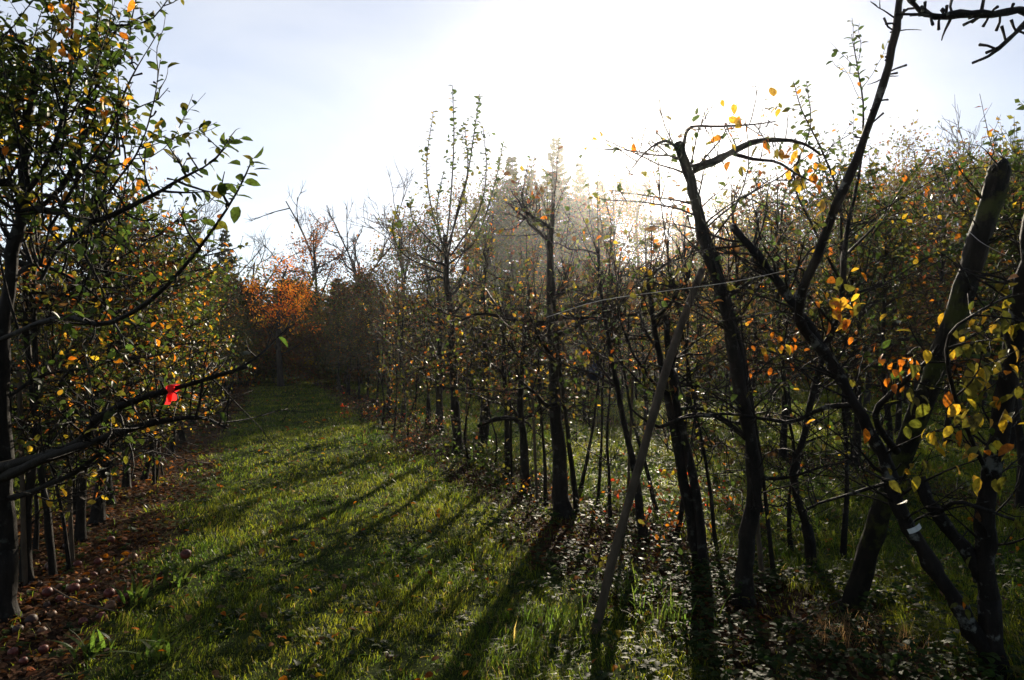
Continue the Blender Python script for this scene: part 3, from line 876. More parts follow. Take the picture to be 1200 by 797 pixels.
# ---- the tree under the sun: crooked trunk, arm arching right
def sun_tree():
    f = np.array([*G(872, 705)[:2], 0.0]); f[2] = gz(f[0], f[1])
    T = Tree(302, True, 0.056, PAL_MIX); rs = T.rs; T.one_wood = True
    t = T.path(loc_list([(872, 706, 4.4), (876, 640, 4.4), (886, 560, 4.4), (872, 480, 4.4), (858, 400, 4.4), (848, 350, 4.4), (826, 290, 4.4), (816, 240, 4.4), (806, 200, 4.4), (794, 168, 4.4)], f), 0.049, 0.030, 40, 11, True, 0.06)
    T.foot(t, 0.05)
    arm = T.path(loc_list([(812, 198, 4.4), (835, 190, 4.35), (858, 178, 4.3), (885, 166, 4.3), (920, 164, 4.3), (945, 170, 4.3), (962, 182, 4.3)], f), 0.03, 0.006, 18, 7, True, 0.1)
    arm2 = T.path(loc_list([(858, 180, 4.3), (880, 186, 4.3), (910, 190, 4.25), (935, 205, 4.2), (955, 214, 4.2)], f), 0.014, 0.004, 12, 6)
    st = T.path(loc_list([(890, 600, 4.4), (880, 520, 4.45), (872, 440, 4.5), (856, 360, 4.5), (836, 295, 4.5), (820, 245, 4.45), (812, 215, 4.4)], f), 0.022, 0.016, 18, 7)
    b1 = T.path(loc_list([(800, 175, 4.4), (808, 150, 4.3), (840, 148, 4.25), (880, 146, 4.2), (910, 142, 4.2)], f), 0.012, 0.003, 12, 5)
    b2 = T.path(loc_list([(800, 180, 4.4), (780, 165, 4.2), (755, 180, 4.1), (735, 205, 4.1)], f), 0.012, 0.003, 10, 5)
    b3 = T.path(loc_list([(880, 520, 4.4), (840, 488, 4.4), (800, 490, 4.4), (770, 500, 4.4), (740, 480, 4.4)], f), 0.02, 0.007, 12, 6)
    b4 = T.path(loc_list([(884, 560, 4.4), (920, 560, 4.3), (960, 548, 4.3), (1000, 540, 4.3)], f), 0.014, 0.004, 10, 5)
    b5 = T.path(loc_list([(850, 350, 4.4), (880, 330, 4.5), (910, 320, 4.6), (950, 330, 4.7)], f), 0.014, 0.004, 10, 5)
    for q, n, lp in ((arm, 10, 0.35), (arm2, 6, 0.5), (b1, 7, 0.3), (b2, 6, 0.35), (b3, 8, 0.15), (b4, 7, 0.15), (b5, 8, 0.4)):
        T.dress(q, 0.01, n, (0.15, 0.4), 0.3, 0.06, lp, (0.2, 1), 1, spurs=6)
    T.dress(t, 0.02, 34, (0.4, 0.9), 0.1, 0.06, 0.15, (0.3, 0.95), 2)
    T.dress(t, 0.012, 26, (0.3, 0.8), -0.1, 0.1, 0.1, (0.14, 0.6), 2, pal=PAL_DRY)
    for px, py, n in ((870, 130, 5), (905, 125, 4), (840, 140, 3), (895, 175, 5), (855, 185, 3), (925, 180, 9), (955, 200, 8), (940, 205, 5), (790, 160, 3)):
        T.cluster(P(px, py, 4.25) - f, n, 0.05, [(YELLOW, 3), (OLIVE, 2), (ORANGE, 2)], 0.07)
    T.finish('apple_tree', f, 'crooked apple tree under the sun with one bare arm arching to the right', 'apple tree', GR)


sun_tree()


# ---- tall-shooted tree between them
def shoot_tree():
    f = np.array([*G(952, 690)[:2], 0.0]); f[2] = gz(f[0], f[1])
    f[1] += 0.5
    T = Tree(303, True, 0.05, PAL_GREEN); rs = T.rs; T.one_wood = True
    t = T.path(loc_list([(952, 680, 5.2), (946, 620, 5.2), (930, 560, 5.2), (945, 500, 5.2), (960, 430, 5.2), (985, 360, 5.1), (990, 290, 5.0), (996, 250, 5.0)], f), 0.035, 0.016, 18, 7)
    T.foot(t, 0.04)
    T.dress(t, 0.015, 34, (0.4, 0.9), 0.1, 0.05, 0.35, (0.25, 1), 2)
    T.dress(t, 0.012, 26, (0.3, 0.8), -0.1, 0.1, 0.1, (0.15, 0.7), 2, pal=PAL_DRY)
    for pl in ([(992, 270, 5.0), (1008, 200, 5.0), (1012, 130, 5.0), (1005, 80, 5.0), (998, 40, 5.0)],
               [(985, 330, 5.1), (955, 270, 5.0), (930, 210, 5.0), (950, 150, 5.0), (945, 95, 5.0)],
               [(985, 320, 5.1), (985, 240, 5.0), (965, 180, 5.0), (940, 130, 5.0), (930, 95, 5.0)],
               [(975, 380, 5.1), (935, 330, 5.1), (905, 290, 5.1), (880, 260, 5.1)],
               [(990, 300, 5.0), (1030, 260, 5.1), (1060, 215, 5.2), (1080, 190, 5.3)],
               [(985, 350, 5.0), (1040, 330, 5.1), (1090, 300, 5.3), (1130, 290, 5.4)]):
        q = T.path(loc_list(pl, f), 0.012, 0.0025, 14, 5, True, 0.03)
        T.twig_leaves(q, 0.022, 0.055, None, 0.35, 0.85)
        T.dress(q, 0.005, 8, (0.15, 0.4), 0.4, 0.035, 0.75, (0.15, 0.8), 0)
    T.finish('apple_tree', f, 'thin-stemmed apple tree with tall leafy upright shoots beside the slanting limb', 'apple tree', GR)


shoot_tree()

# ---- the other near trees of the right row: (trunk polyline, radius, label, leaf factor)
near_right = [
    ([(822, 662, 5.1), (800, 560, 5.1), (783, 470, 5.1), (768, 390, 5.1), (757, 320, 5.1)], 0.045, 'forked apple tree with two stems leaning left above red-leaved suckers', 0.35,
     [[(826, 660, 5.12), (812, 560, 5.2), (796, 490, 5.2), (786, 430, 5.2), (780, 370, 5.2)], 0.04]),
    ([(755, 632, 5.9), (745, 560, 5.9), (728, 480, 5.9), (714, 400, 5.9), (704, 340, 5.9), (700, 290, 5.9)], 0.036, 'slim apple tree leaning left behind the pale prop pole', 0.4, None),
    ([(660, 606, 6.7), (656, 540, 6.7), (650, 450, 6.7), (646, 370, 6.7), (644, 300, 6.7), (648, 250, 6.7)], 0.078, 'thickest straight apple trunk in the middle of the right row', 0.5,
     [[(676, 600, 6.8), (668, 530, 6.8), (658, 450, 6.8), (652, 380, 6.8)], 0.03]),
    ([(617, 576, 7.9), (613, 520, 7.9), (610, 470, 7.9), (614, 400, 7.9), (620, 340, 7.9)], 0.053, 'short apple tree with low level arms left of the thickest trunk', 0.5,
     [[(613, 500, 7.9), (600, 490, 7.9), (580, 492, 7.8), (560, 500, 7.8)], 0.035]),
    ([(596, 556, 9.0), (594, 490, 9.0), (590, 420, 9.0), (592, 350, 9.0)], 0.05, 'slim upright apple tree behind the low-armed one', 0.5, None),
    ([(565, 536, 10.6), (568, 480, 10.6), (570, 420, 10.6), (566, 350, 10.6), (572, 290, 10.6)], 0.08, 'stout apple tree with its foot in a green mound of weeds', 0.6, None),
    ([(537, 530, 11.2), (533, 470, 11.2), (530, 400, 11.2), (524, 330, 11.2), (522, 275, 11.2)], 0.075, 'tallest orchard tree, cut trunk crowned with long upright shoots against the sky', 0.6, None),
    ([(515, 508, 13.2), (514, 450, 13.2), (516, 380, 13.2), (512, 330, 13.2)], 0.08, 'dark apple tree close behind the tallest one', 0.6, None),
]
for i, (pl, r, lb, lp, second) in enumerate(near_right):
    f = np.array([*G(*pl[0][:2])[:2], 0.0]); f[2] = gz(f[0], f[1])
    dd = f[1]
    tr = [P(a, b, dd) - f for a, b, c in pl]; tr[0] = np.array([0, 0, 0.0])
    T = orchard_tree(330 + i, r=r, limbs=12 + (i > 2) * 2, shoots=[7, 7, 11, 11, 11, 13, 0, 12][i], leafp=lp * 0.8, sp=0.05, pal=PAL_MIX if i % 2 else PAL_DRY, trunk=tr,
                     llen=(0.6, 1.15), low=0.9, leaf=0.058 if i < 4 else 0.066, shoot_len=(0.4, 1.0), twigs=(6, 11), depth=2 if i < 3 else 1, top=0.55 if i == 6 else 0.28)
    T.one_wood = bool(second) or i == 6
    if second:
        dz = second[1]
        q = T.path([P(a, b, c) - f for a, b, c in second[0]], dz, dz * 0.55, 12, 7)
        T.dress(q, 0.01, 8, (0.2, 0.5), 0.2, 0.06, 0.3, (0.3, 1), 1)
    if i == 6:
        for pl2 in ([(523, 290), (530, 210), (532, 150), (530, 100)], [(524, 290), (545, 220), (555, 160), (562, 110)], [(522, 300), (505, 240), (500, 190), (508, 130)],
                    [(522, 300), (485, 260), (482, 230)], [(525, 310), (558, 280), (580, 215), (590, 165)], [(520, 320), (475, 300), (460, 270), (468, 240)],
                    [(528, 300), (560, 250), (570, 200), (566, 150)], [(522, 300), (512, 250), (520, 200)], [(525, 300), (535, 250), (548, 200), (545, 150)]):
            q = T.path([P(a, b, dd + T.rs.normal(0, 0.2)) - f for a, b in pl2], 0.017, 0.005, 12, 5, True, 0.02)
            T.twig_leaves(q, 0.03, 0.085, PAL_GREEN, 0.35, 0.9)
            T.dress(q, 0.006, 5, (0.25, 0.6), 0.4, 0.04, 0.85, (0.15, 0.7), 0, pal=PAL_GREEN, size=0.08)
    T.finish('apple_tree', f, lb, 'apple tree', GR)

d = 14.2
while d < 33:
    x, y = at_row(UR, d); x += rng.normal(0, 0.15)
    place(int(rng.choice([5, 6, 6, 7, 7] if d < 19 else [0, 1, 1, 2])), x, y, 'apple tree in the dense brown far half of the right row', GR)
    d += rng.uniform(1.15, 1.7) * (1 + d / 70)

# ---- both rows go on past the camera
for d in np.arange(3.0, -9, -1.5):
    x, y = at_row(UL - 0.1, d - 2.6)
    place(int(rng.choice([0, 1, 2, 4])), x, y, 'apple tree of the left row outside the picture beside the camera', 'apple trees of the left row')
    x, y = at_row(UR + 0.1, d - 3.0)
    place(int(rng.choice([0, 1, 2, 4])), x, y, 'apple tree of the right row outside the picture beside the camera', GR)

# ---- thin self-sown stems standing between the trunks of both rows
WH = np.random.default_rng(909)
right_whips = [(905, 4.9), (838, 5.6), (790, 5.9), (715, 6.4), (700, 7.2), (640, 7.4), (600, 8.4), (580, 9.6), (550, 9.9), (500, 11.6), (478, 12.4), (462, 13.0), (925, 5.6), (985, 5.4), (770, 6.8), (680, 8.2), (448, 14.6), (490, 13.2)]
for k, (px, d) in enumerate(right_whips):
    x = (px - 600) / F * d
    H = WH.uniform(2.0, 3.2)
    T = orchard_tree(700 + k, H=H, r=WH.uniform(0.012, 0.022), limbs=int(WH.integers(7, 12)), shoots=5, leafp=0.45 if k % 3 else 0.15, sp=0.05, pal=[PAL_GREEN, PAL_MIX, PAL_DRY][k % 3],
                     lean=(WH.normal(0, 0.25), WH.normal(0, 0.2)), llen=(0.25, 0.7), low=0.5, twigs=(2, 5), shoot_len=(0.3, 0.9), leaf=0.052 if d < 8 else 0.065, top=0.25)
    T.finish('apple_sapling', (x, d, gz(x, d)), 'thin whip-like sapling standing between the apple trunks of the right row', 'sapling', 'saplings in the right row')
for k in range(13):
    d = 4.6 + k * 0.42; x, y = at_row(UL + WH.uniform(-0.35, 0.3), d)
    T = orchard_tree(740 + k, H=WH.uniform(1.6, 2.5), r=WH.uniform(0.010, 0.018), limbs=int(WH.integers(6, 10)), shoots=4, leafp=0.35, sp=0.05, pal=PAL_MIX if k % 2 else PAL_DRY,
                     lean=(WH.normal(0, 0.2), WH.normal(0, 0.2)), llen=(0.2, 0.6), low=0.5, twigs=(2, 5), shoot_len=(0.2, 0.6), leaf=0.055, top=0.3)
    T.finish('apple_sapling', (x, y, gz(x, y)), 'thin dark sapling standing between the apple trunks of the left row', 'sapling', 'saplings in the left row')

# ---- rows behind the right row
for d in np.concatenate([np.arange(6.4, 12.7, 0.95), np.arange(14.0, 24, 2.7), np.arange(25, 32, 1.3)]):
    dj = d + rng.normal(0, 0.25); x, y = at_row(UR + 4.5, dj); x += rng.normal(0, 0.15)
    near = d < 12
    place(int(rng.choice([4, 0, 4, 1])) if d < 13.6 else int(rng.choice([5, 6, 7])) if d < 24.5 else int(rng.choice([3, 1, 0, 2])), x, y,
          'leafy apple tree in the next row behind the leaning mossy post' if near else 'thin apple tree in the next row beyond the lit grass',
          'apple trees of the row behind the right row', rng.uniform(1.1, 1.35) if near else rng.uniform(1.0, 1.15))
for d in np.arange(8.0, 34, 1.2):
    dj = d + rng.normal(0, 0.3); x, y = at_row(UR + 9, dj)
    place(int(rng.choice([4, 0, 1, 4])) if d < 18 else int(rng.choice([1, 1, 0, 4, 3])), x, y,
          'tall apple tree of the last orchard row, reaching the sky at right' if d < 18 else 'sparse apple tree of the last orchard row below the conifers',
          'apple trees of the last orchard row', rng.uniform(1.35, 1.6) if d < 18 else rng.uniform(1.1, 1.25) if d < 27 else rng.uniform(1.4, 1.7))

# ================================================================== POSTS, POLES, SMALL THINGS
def post(name, pl, r0, r1, mat, label, cat, sides=10, n=14, group=None, part='shaft', knots=0.03, foot=None):
    a = P(*pl[0]) if foot is None else foot
    f = np.array([a[0], a[1], float(gz(a[0], a[1]))])
    T = Tree(abs(hash(label)) % 1000 if False else len(label) * 7 + int(pl[0][0]), True)
    pts = [P(*k) - f for k in pl]; pts[0] = np.array([0, 0, -0.1])
    T.path(pts, r0, r1, n, sides, True, knots, 0.02)
    if name == 'leaning_post':
        q = T.paths[0]; ax = unit(q[-1] - q[-3]); c = q[-1]
        for k in range(9):
            o = unit(np.cross(ax, T.rs.normal(0, 1, 3))) * r1 * T.rs.uniform(0.25, 0.72)
            L = T.rs.uniform(0.015, 0.06)
            T.trunk.tube(np.array([c + o - ax * 0.12, c + o, c + o * 0.95 + ax * L * 0.6, c + o * 0.9 + ax * L]), np.array([0.03, 0.034, 0.028, 0.012]), 6)
        for k in range(16):                     # dead side twigs
            p, d_ = along(q, T.rs.uniform(0.35, 0.99)); o = unit(np.cross(d_, T.rs.normal(0, 1, 3)))
            T.trunk.tube(limb(T.rs, p + o * r0 * 0.8, o + d_ * 0.6, T.rs.uniform(0.08, 0.35), 6, 0.1, 0.25), np.linspace(0.006, 0.0015, 6), 5)
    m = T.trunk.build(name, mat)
    m.location = tuple(f)
    return tag(m, label, cat, group)


post('leaning_post', [(988, 716, 4.25), (1036, 590, 4.1), (1084, 465, 3.95), (1130, 340, 3.8), (1163, 230, 3.7), (1172, 200, 3.68)], 0.058, 0.054, M_BARK_MOSS,
     'thick mossy post leaning far to the right across the picture', 'post', 14, 34)
post('prop_pole', [(692, 740, 3.93), (722, 640, 4.0), (756, 520, 4.1), (788, 410, 4.2), (822, 316, 4.3)], 0.028, 0.024, M_POLE,
     'pale weathered pole slanting up to the right against the sun tree', 'pole', 8, 16)
stakes = [((61, 640, 5.4), (40, 400, 5.5), 'thin straight stake left of the stout trunk in the left row'),
          ((86, 662, 5.15), (72, 420, 5.2), 'thin stake standing just past the fallen apples in the left row'),
          ((30, 690, 4.6), (22, 430, 4.5), 'pale split stake beside the trunk at the left edge'),
          ((118, 618, 6.2), (110, 430, 6.2), 'stake next to the stout left trunk'),
          ((896, 690, 4.65), (866, 400, 4.7), 'grey stake tied close behind the crooked tree under the sun'),
          ((630, 590, 7.3), (622, 430, 7.3), 'thin dark stake between the thickest trunk and the low-armed tree'),
          ((545, 540, 10.2), (548, 420, 10.2), 'thin stake beside the tallest orchard tree'),
          ((735, 600, 6.9), (742, 430, 7.0), 'thin upright stake in the lit grass behind the slim leaning tree')]
for a, b, lb in stakes:
    g = G(a[0], a[1]); dd = g[1]
    post('tree_stake', [(a[0], a[1], dd), ((a[0] + b[0]) / 2, (a[1] + b[1]) / 2, dd), (b[0], b[1], dd)], 0.016, 0.015, M_POLE, lb, 'stake', 7, 8, 'stakes along the rows', foot=g)

# wire on the right
def wire(pl, r, label, cat, name):
    p0 = P(*pl[0])
    mb = MB(); q = resample([P(*a) - p0 for a in pl], 16); mb.tube(q, r, 5)
    o = mb.build(name, simple_mat('galvanised_wire', (0.45, 0.43, 0.4), 0.35, 0.9, 0.2)); o.location = tuple(p0)
    return tag(o, label, cat)


wire([(640, 372, 4.9), (700, 353, 4.6), (780, 341, 4.3), (860, 330, 3.9), (948, 311, 3.45)], 0.0022, 'shining training wire running behind the pale pole to the slanting limb', 'wire', 'training_wire')
wire([(1136, 272, 3.74), (1150, 284, 3.65), (1168, 294, 3.65), (1180, 300, 3.7)], 0.0016, 'loop of thin wire round the leaning mossy post', 'wire', 'wire_tie')

# red plastic strip on the long left arm
def red_strip():
    c = P(203, 456, 3.08)
    mb = MB(); n = 14
    a = np.linspace(-0.6, 4.6, n)
    V = []
    for i, k in enumerate(a):
        rr = 0.021 + 0.004 * math.sin(3 * k)
        w = 0.017 + 0.006 * math.sin(5 * k + 1)
        for s in (-1, -0.3, 0.4, 1):
            V.append((s * w + 0.006 * math.sin(k * 2), rr * math.cos(k) + 0.003 * s * s, rr * 1.5 * math.sin(k) - 0.004 * i * 0.3))
    q = [[i * 4 + j, i * 4 + j + 1, (i + 1) * 4 + j + 1, (i + 1) * 4 + j] for i in range(n - 1) for j in range(3)]
    # a loose tail hanging below
    b = len(V)
    for i in range(5):
        for s in (-1, 0, 1):
            V.append((s * 0.012 - 0.004 * i, -0.02 - 0.004 * math.sin(i * 1.7), -0.012 - 0.014 * i))
    q += [[b + i * 3 + j, b + i * 3 + j + 1, b + (i + 1) * 3 + j + 1, b + (i + 1) * 3 + j] for i in range(4) for j in range(2)]
    mb.add(np.array(V), quads=q)
    o = mb.build('red_strip', simple_mat('red_plastic', (0.9, 0.015, 0.015), 0.4, 0, 0.05, 30, (1.0, 0.04, 0.04)))
    o.location = tuple(c)
    tag(o, 'bright red plastic strip wrapped round a dark branch over the path', 'plastic strip')


red_strip()

# white label on the diagonal limb
def white_tag():
    c = P(1066, 617, 3.36)
    mb = MB(); V = []; n = 9
    for i in range(n):
        k = -0.75 + 1.5 * i / (n - 1)
        for s in (-1, 1):
            V.append((s * 0.013, -0.05 * math.cos(k) + 0.05, 0.05 * math.sin(k)))
    q = [[2 * i, 2 * i + 1, 2 * i + 3, 2 * i + 2] for i in range(n - 1)]
    mb.add(np.array(V), quads=q)
    o = mb.build('tree_tag', simple_mat('white_plastic', (0.7, 0.7, 0.68), 0.35, 0, 0.15, 40))
    o.location = tuple(c + np.array([0, -0.052, 0.0])); o.rotation_euler = (0, R(62), 0)
    tag(o, 'white tag strapped on the lichen-spotted limb', 'tree tag')


white_tag()

# navy bundle hanging in the branches of the middle
def bundle():
    c = P(697, 437, 9.0)
    mb = MB()
    pts = [np.array([0, 0, z]) for z in (0.16, 0.12, 0.08, 0.02, -0.05, -0.09, -0.105)]
    mb.tube(np.array(pts), np.array([0.012, 0.02, 0.06, 0.095, 0.1, 0.06, 0.01]), 14)
    mb.tube(np.array([(0, 0, 0.15), (0.01, 0, 0.3), (0, 0, 0.5)]), 0.004, 5)
    o = mb.build('hanging_bag', simple_mat('navy_cloth', (0.015, 0.02, 0.05), 0.6, 0, 0.3, 15))
    o.location = tuple(c)
    tag(o, 'small dark navy bag hanging among the branches past the thickest trunk', 'bag')


bundle()

# fallen stick
def stick(pl, r, label):
    p0 = G(*pl[0])
    pts = [G(*k) - p0 + np.array([0, 0, 0.03 + 0.02 * i]) for i, k in enumerate(pl)]
    mb = MB(); mb.tube(resample(pts, 10), np.linspace(r, r * 0.6, 10) * (1 + rng.normal(0, .05, 10)), 7)
    o = mb.build('fallen_stick', M_POLE); o.location = tuple(p0)
    tag(o, label, 'stick', 'fallen sticks')


stick([(1158, 776), (1120, 752), (1085, 733)], 0.009, 'pale stick lying before the foot of the right edge tree')
stick([(918, 745), (960, 722), (1000, 705)], 0.007, 'thin stick on the dark soil by the foot of the mossy post')
stick([(60, 700), (90, 720), (135, 735)], 0.006, 'thin stick lying among the fallen apples')

# ---- fallen apples: skin with a dimple and stalk
def apple_mesh():
    n, s = 9, 12
    V = []
    for i in range(n):
        th = math.pi * i / (n - 1)
        rr = 0.034 * (math.sin(th) ** 0.85) * (1.04 if i < n // 2 else 0.97)
        z = 0.031 * math.cos(th)
        if i == 0: z -= 0.009
        if i == 1: z += 0.001
        if i == n - 1: z += 0.005
        for j in range(s):
            a = 2 * math.pi * j / s
            V.append((max(rr, 0.0012) * math.cos(a), max(rr, 0.0012) * math.sin(a), z + 0.03))
    q = [[i * s + j, (i + 1) * s + j, (i + 1) * s + (j + 1) % s, i * s + (j + 1) % s] for i in range(n - 1) for j in range(s)]
    mb = MB(); mb.add(np.array(V), quads=q)
    return mb


MA = [simple_mat('red_apple_skin', (0.15, 0.028, 0.014), 0.55, 0, 0.5, 40), simple_mat('russet_apple_skin', (0.17, 0.07, 0.022), 0.55, 0, 0.5, 40),
      simple_mat('rotten_apple_skin', (0.06, 0.026, 0.013), 0.6, 0, 0.4, 40)]
APPLE = []
for m, nm in zip(MA, ('red', 'russet', 'rotten')):
    root = thing('fallen_apple', (0, 0, 0), 'apple', 'apple', 'fallen apples')
    apple_mesh().build('skin', m, root)
    st = MB(); st.tube(np.array([(0, 0, 0.046), (0.003, 0.001, 0.058), (0.008, 0.002, 0.068)]), 0.0014, 5)
    st.build('stalk', M_TWIG, root)
    APPLE.append([root, False])
AL = ['red fallen apple lying in the brown leaves under the left row', 'russet-yellow fallen apple lying in the brown leaves under the left row',
      'brown rotting apple lying in the brown leaves under the left row']
ra = np.random.default_rng(4)


def put_apple(k, x, y, label, group='fallen apples under the left row', sc=None, z=0.0):
    root, used = APPLE[k]
    sc = sc or ra.uniform(0.5, 1.05); z = z if z else -ra.uniform(0.0, 0.018)
    loc = (x, y, float(gz(x, y)) + 0.004 + z)
    if not used:
        APPLE[k][1] = True; o = root
        o.location = loc; o.scale = (sc,) * 3; o['label'] = label; o['group'] = group
    else:
        o = dup(root, loc, 0, sc, label, group)
    o.rotation_euler = (ra.normal(0, 0.35), ra.normal(0, 0.35), ra.uniform(0, 6.28))
    return o


apple_px = [(36, 690), (72, 685), (75, 695), (70, 712), (85, 718), (62, 728), (84, 700), (110, 698), (122, 690), (108, 680), (144, 711), (140, 702), (118, 732), (17, 772), (30, 783),
            (124, 678), (148, 678), (130, 640), (78, 648), (155, 660), (45, 748), (40, 735), (58, 705), (95, 735), (92, 668), (165, 690), (20, 745), (10, 700), (100, 705), (133, 720),
            (52, 770), (115, 665), (98, 690), (60, 672), (88, 585), (94, 590), (128, 705), (150, 645), (170, 672), (55, 716)]
for (px, py) in apple_px:
    g = G(px, py)
    k = int(ra.choice([0, 1, 2], p=[0.4, 0.35, 0.25]))
    put_apple(k, g[0], g[1], AL[k])
for k in range(26):
    dd = ra.uniform(3.6, 9); x, y = at_row(UL + ra.uniform(-0.5, 0.45), dd)
    kk = int(ra.choice([0, 1, 2], p=[0.3, 0.35, 0.35]))
    put_apple(kk, x, y, AL[kk])
g = G(218, 665); put_apple(0, g[0], g[1], 'dark red apple lying alone on the grass beside the leaf strip', 'fallen apples on the grass', 1.15, 0.03)

# ---- suckers and brambles with red and orange leaves, weeds, dry tuft
def suckers(px, py, n, H, pal, lp, label, cat='bramble', name='bramble', spread=0.25, size=0.05, sp=0.05, group=None):
    f = G(px, py)
    T = Tree(int(px + py), True, size, pal); rs = T.rs; T.one_wood = True
    for k in range(n):
        p = np.array([rs.normal(0, spread), rs.normal(0, spread), -0.02])
        q = limb(rs, p, np.array([rs.normal(0, .5), rs.normal(0, .5), 1]), H * rs.uniform(0.5, 1.2), 8, -0.3, 0.15)
        T.trunk.tube(np.concatenate([[[0, 0, -0.05], [p[0] * 0.6, p[1] * 0.6, -0.012]], q]), np.linspace(0.005, 0.0018, 10), 5)
        T.twig_leaves(q, sp, size, pal, 0.2, lp)
        T.dress(q, 0.003, 2, (0.1, 0.3), 0.1, sp, lp, (0.3, 1), 0)
    T.finish(name, f, label, cat, group, M_TWIG, trunkname='stems')


suckers(800, 628, 22, 0.65, [(RUST, 4), (RED, 2), (ORANGE, 2), (BROWN, 2)], 0.6, 'thicket of suckers with red-orange leaves at the forked tree\'s foot', 'suckers', 'sucker_thicket', 0.22)
suckers(850, 600, 12, 0.45, [(RUST, 4), (RED, 2), (ORANGE, 2)], 0.55, 'small red-leaved sucker clump left of the crooked trunk', 'suckers', 'sucker_thicket', 0.15)
suckers(632, 585, 10, 0.4, [(ORANGE, 4), (YELLOW, 2), (RUST, 2)], 0.6, 'orange-leaved seedling clump before the thickest trunk', 'suckers', 'sucker_thicket', 0.14)
suckers(480, 532, 60, 0.9, [(BROWN, 5), (DKGREEN, 3), (RUST, 1)], 0.5, 'dark tangled bramble mound at the grass edge under the tallest tree', 'bramble', 'bramble', 0.42, 0.06)
suckers(435, 496, 26, 0.9, [(RUST, 3), (RED, 2), (YELLOW, 1.5), (BROWN, 3)], 0.5, 'bramble with red and yellow leaves at the far grass edge', 'bramble', 'bramble', 0.45, 0.07)
suckers(558, 548, 40, 0.45, [(GREEN, 5), (OLIVE, 2)], 0.8, 'green weed mound around the stout tree\'s foot', 'weeds', 'weed_clump', 0.4, 0.07)
suckers(610, 560, 30, 0.4, [(GREEN, 5), (OLIVE, 3)], 0.8, 'green weed clump under the low-armed apple tree', 'weeds', 'weed_clump', 0.3, 0.06)
suckers(905, 640, 14, 0.5, [(GREEN, 4), (OLIVE, 3)], 0.7, 'green weed clump right of the crooked tree\'s foot', 'weeds', 'weed_clump', 0.2, 0.05)
suckers(745, 690, 14, 0.35, [(GREEN, 4), (OLIVE, 3), (BROWN, 1)], 0.7, 'low weeds beside the pale pole\'s foot', 'weeds', 'weed_clump', 0.22, 0.05)


def tuft(px, py, n, H, w, cols, label, cat, name, spread, mat=M_GRASS, lean=0.9, group=None):
    f = G(px, py); rs = np.random.default_rng(int(px * 3 + py)); mb = MB()
    for k in range(n):
        b = np.array([rs.normal(0, spread), rs.normal(0, spread), 0]); az = rs.uniform(0, 6.28)
        h = H * rs.uniform(0.5, 1.2); l = lean * rs.uniform(0.3, 1.2)
        t = np.linspace(0, 1, 6)[:, None]
        d = np.array([math.cos(az), math.sin(az), 0])
        c = b + d * l * h * t ** 1.7 + np.array([0, 0, 1]) * h * (t - 0.35 * l * t ** 2.5)
        s = np.array([-d[1], d[0], 0]) * w * rs.uniform(0.6, 1.3)
        prof = np.array([0.5, 0.9, 1, 0.85, 0.5, 0.06])[:, None]
        V = np.concatenate([c - s * prof, c + s * prof])
        q = [[i, i + 6, i + 7, i + 1] for i in range(5)]
        mb.add(V, quads=q, tint=np.array(cols[rs.integers(len(cols))]) * rs.uniform(0.7, 1.3))
    o = mb.build(name, mat, tint=True); o.location = tuple(f)
    tag(o, label, cat, group)


tuft(985, 752, 160, 0.2, 0.0016, [(0.28, 0.18, 0.10), (0.2, 0.12, 0.06)], 'tuft of dead straw-brown grass before the mossy post', 'dry grass', 'dry_grass_tuft', 0.09)
tuft(1055, 762, 60, 0.16, 0.0016, [(0.28, 0.18, 0.10), (0.2, 0.12, 0.06)], 'smaller dead grass wisp right of the straw-brown tuft', 'dry grass', 'dry_grass_tuft', 0.06)
BW = [(0.05, 0.09, 0.015), (0.07, 0.10, 0.018)]
for px, py, h, lb in ((158, 712, 0.16, 'broad-leaved weed at the lower edge of the left leaf strip'), (186, 785, 0.2, 'largest broad-leaved weed at the bottom left'),
                      (108, 775, 0.16, 'broad-leaved weed among the brown leaves at the bottom left corner'), (205, 690, 0.12, 'small broad-leaved weed on the grass near the lone apple')):
    tuft(px, py, 22, h, 0.011, BW, lb, 'weed', 'broadleaf_weed', 0.05, lean=1.0, group='broad-leaved weeds')
for px, py, h, lb in ((790, 735, 0.24, 'long-bladed grass tussock in the dark ground cover'), (735, 705, 0.26, 'grass tussock right of the pale pole\'s foot'),
                      (940, 620, 0.4, 'tall lush grass tussock behind the weed clump'), (655, 735, 0.2, 'grass tussock left of the pale pole\'s foot')):
    tuft(px, py, 60, h, 0.004, BW, lb, 'grass tussock', 'grass_tussock', 0.09, lean=0.8, group='grass tussocks')

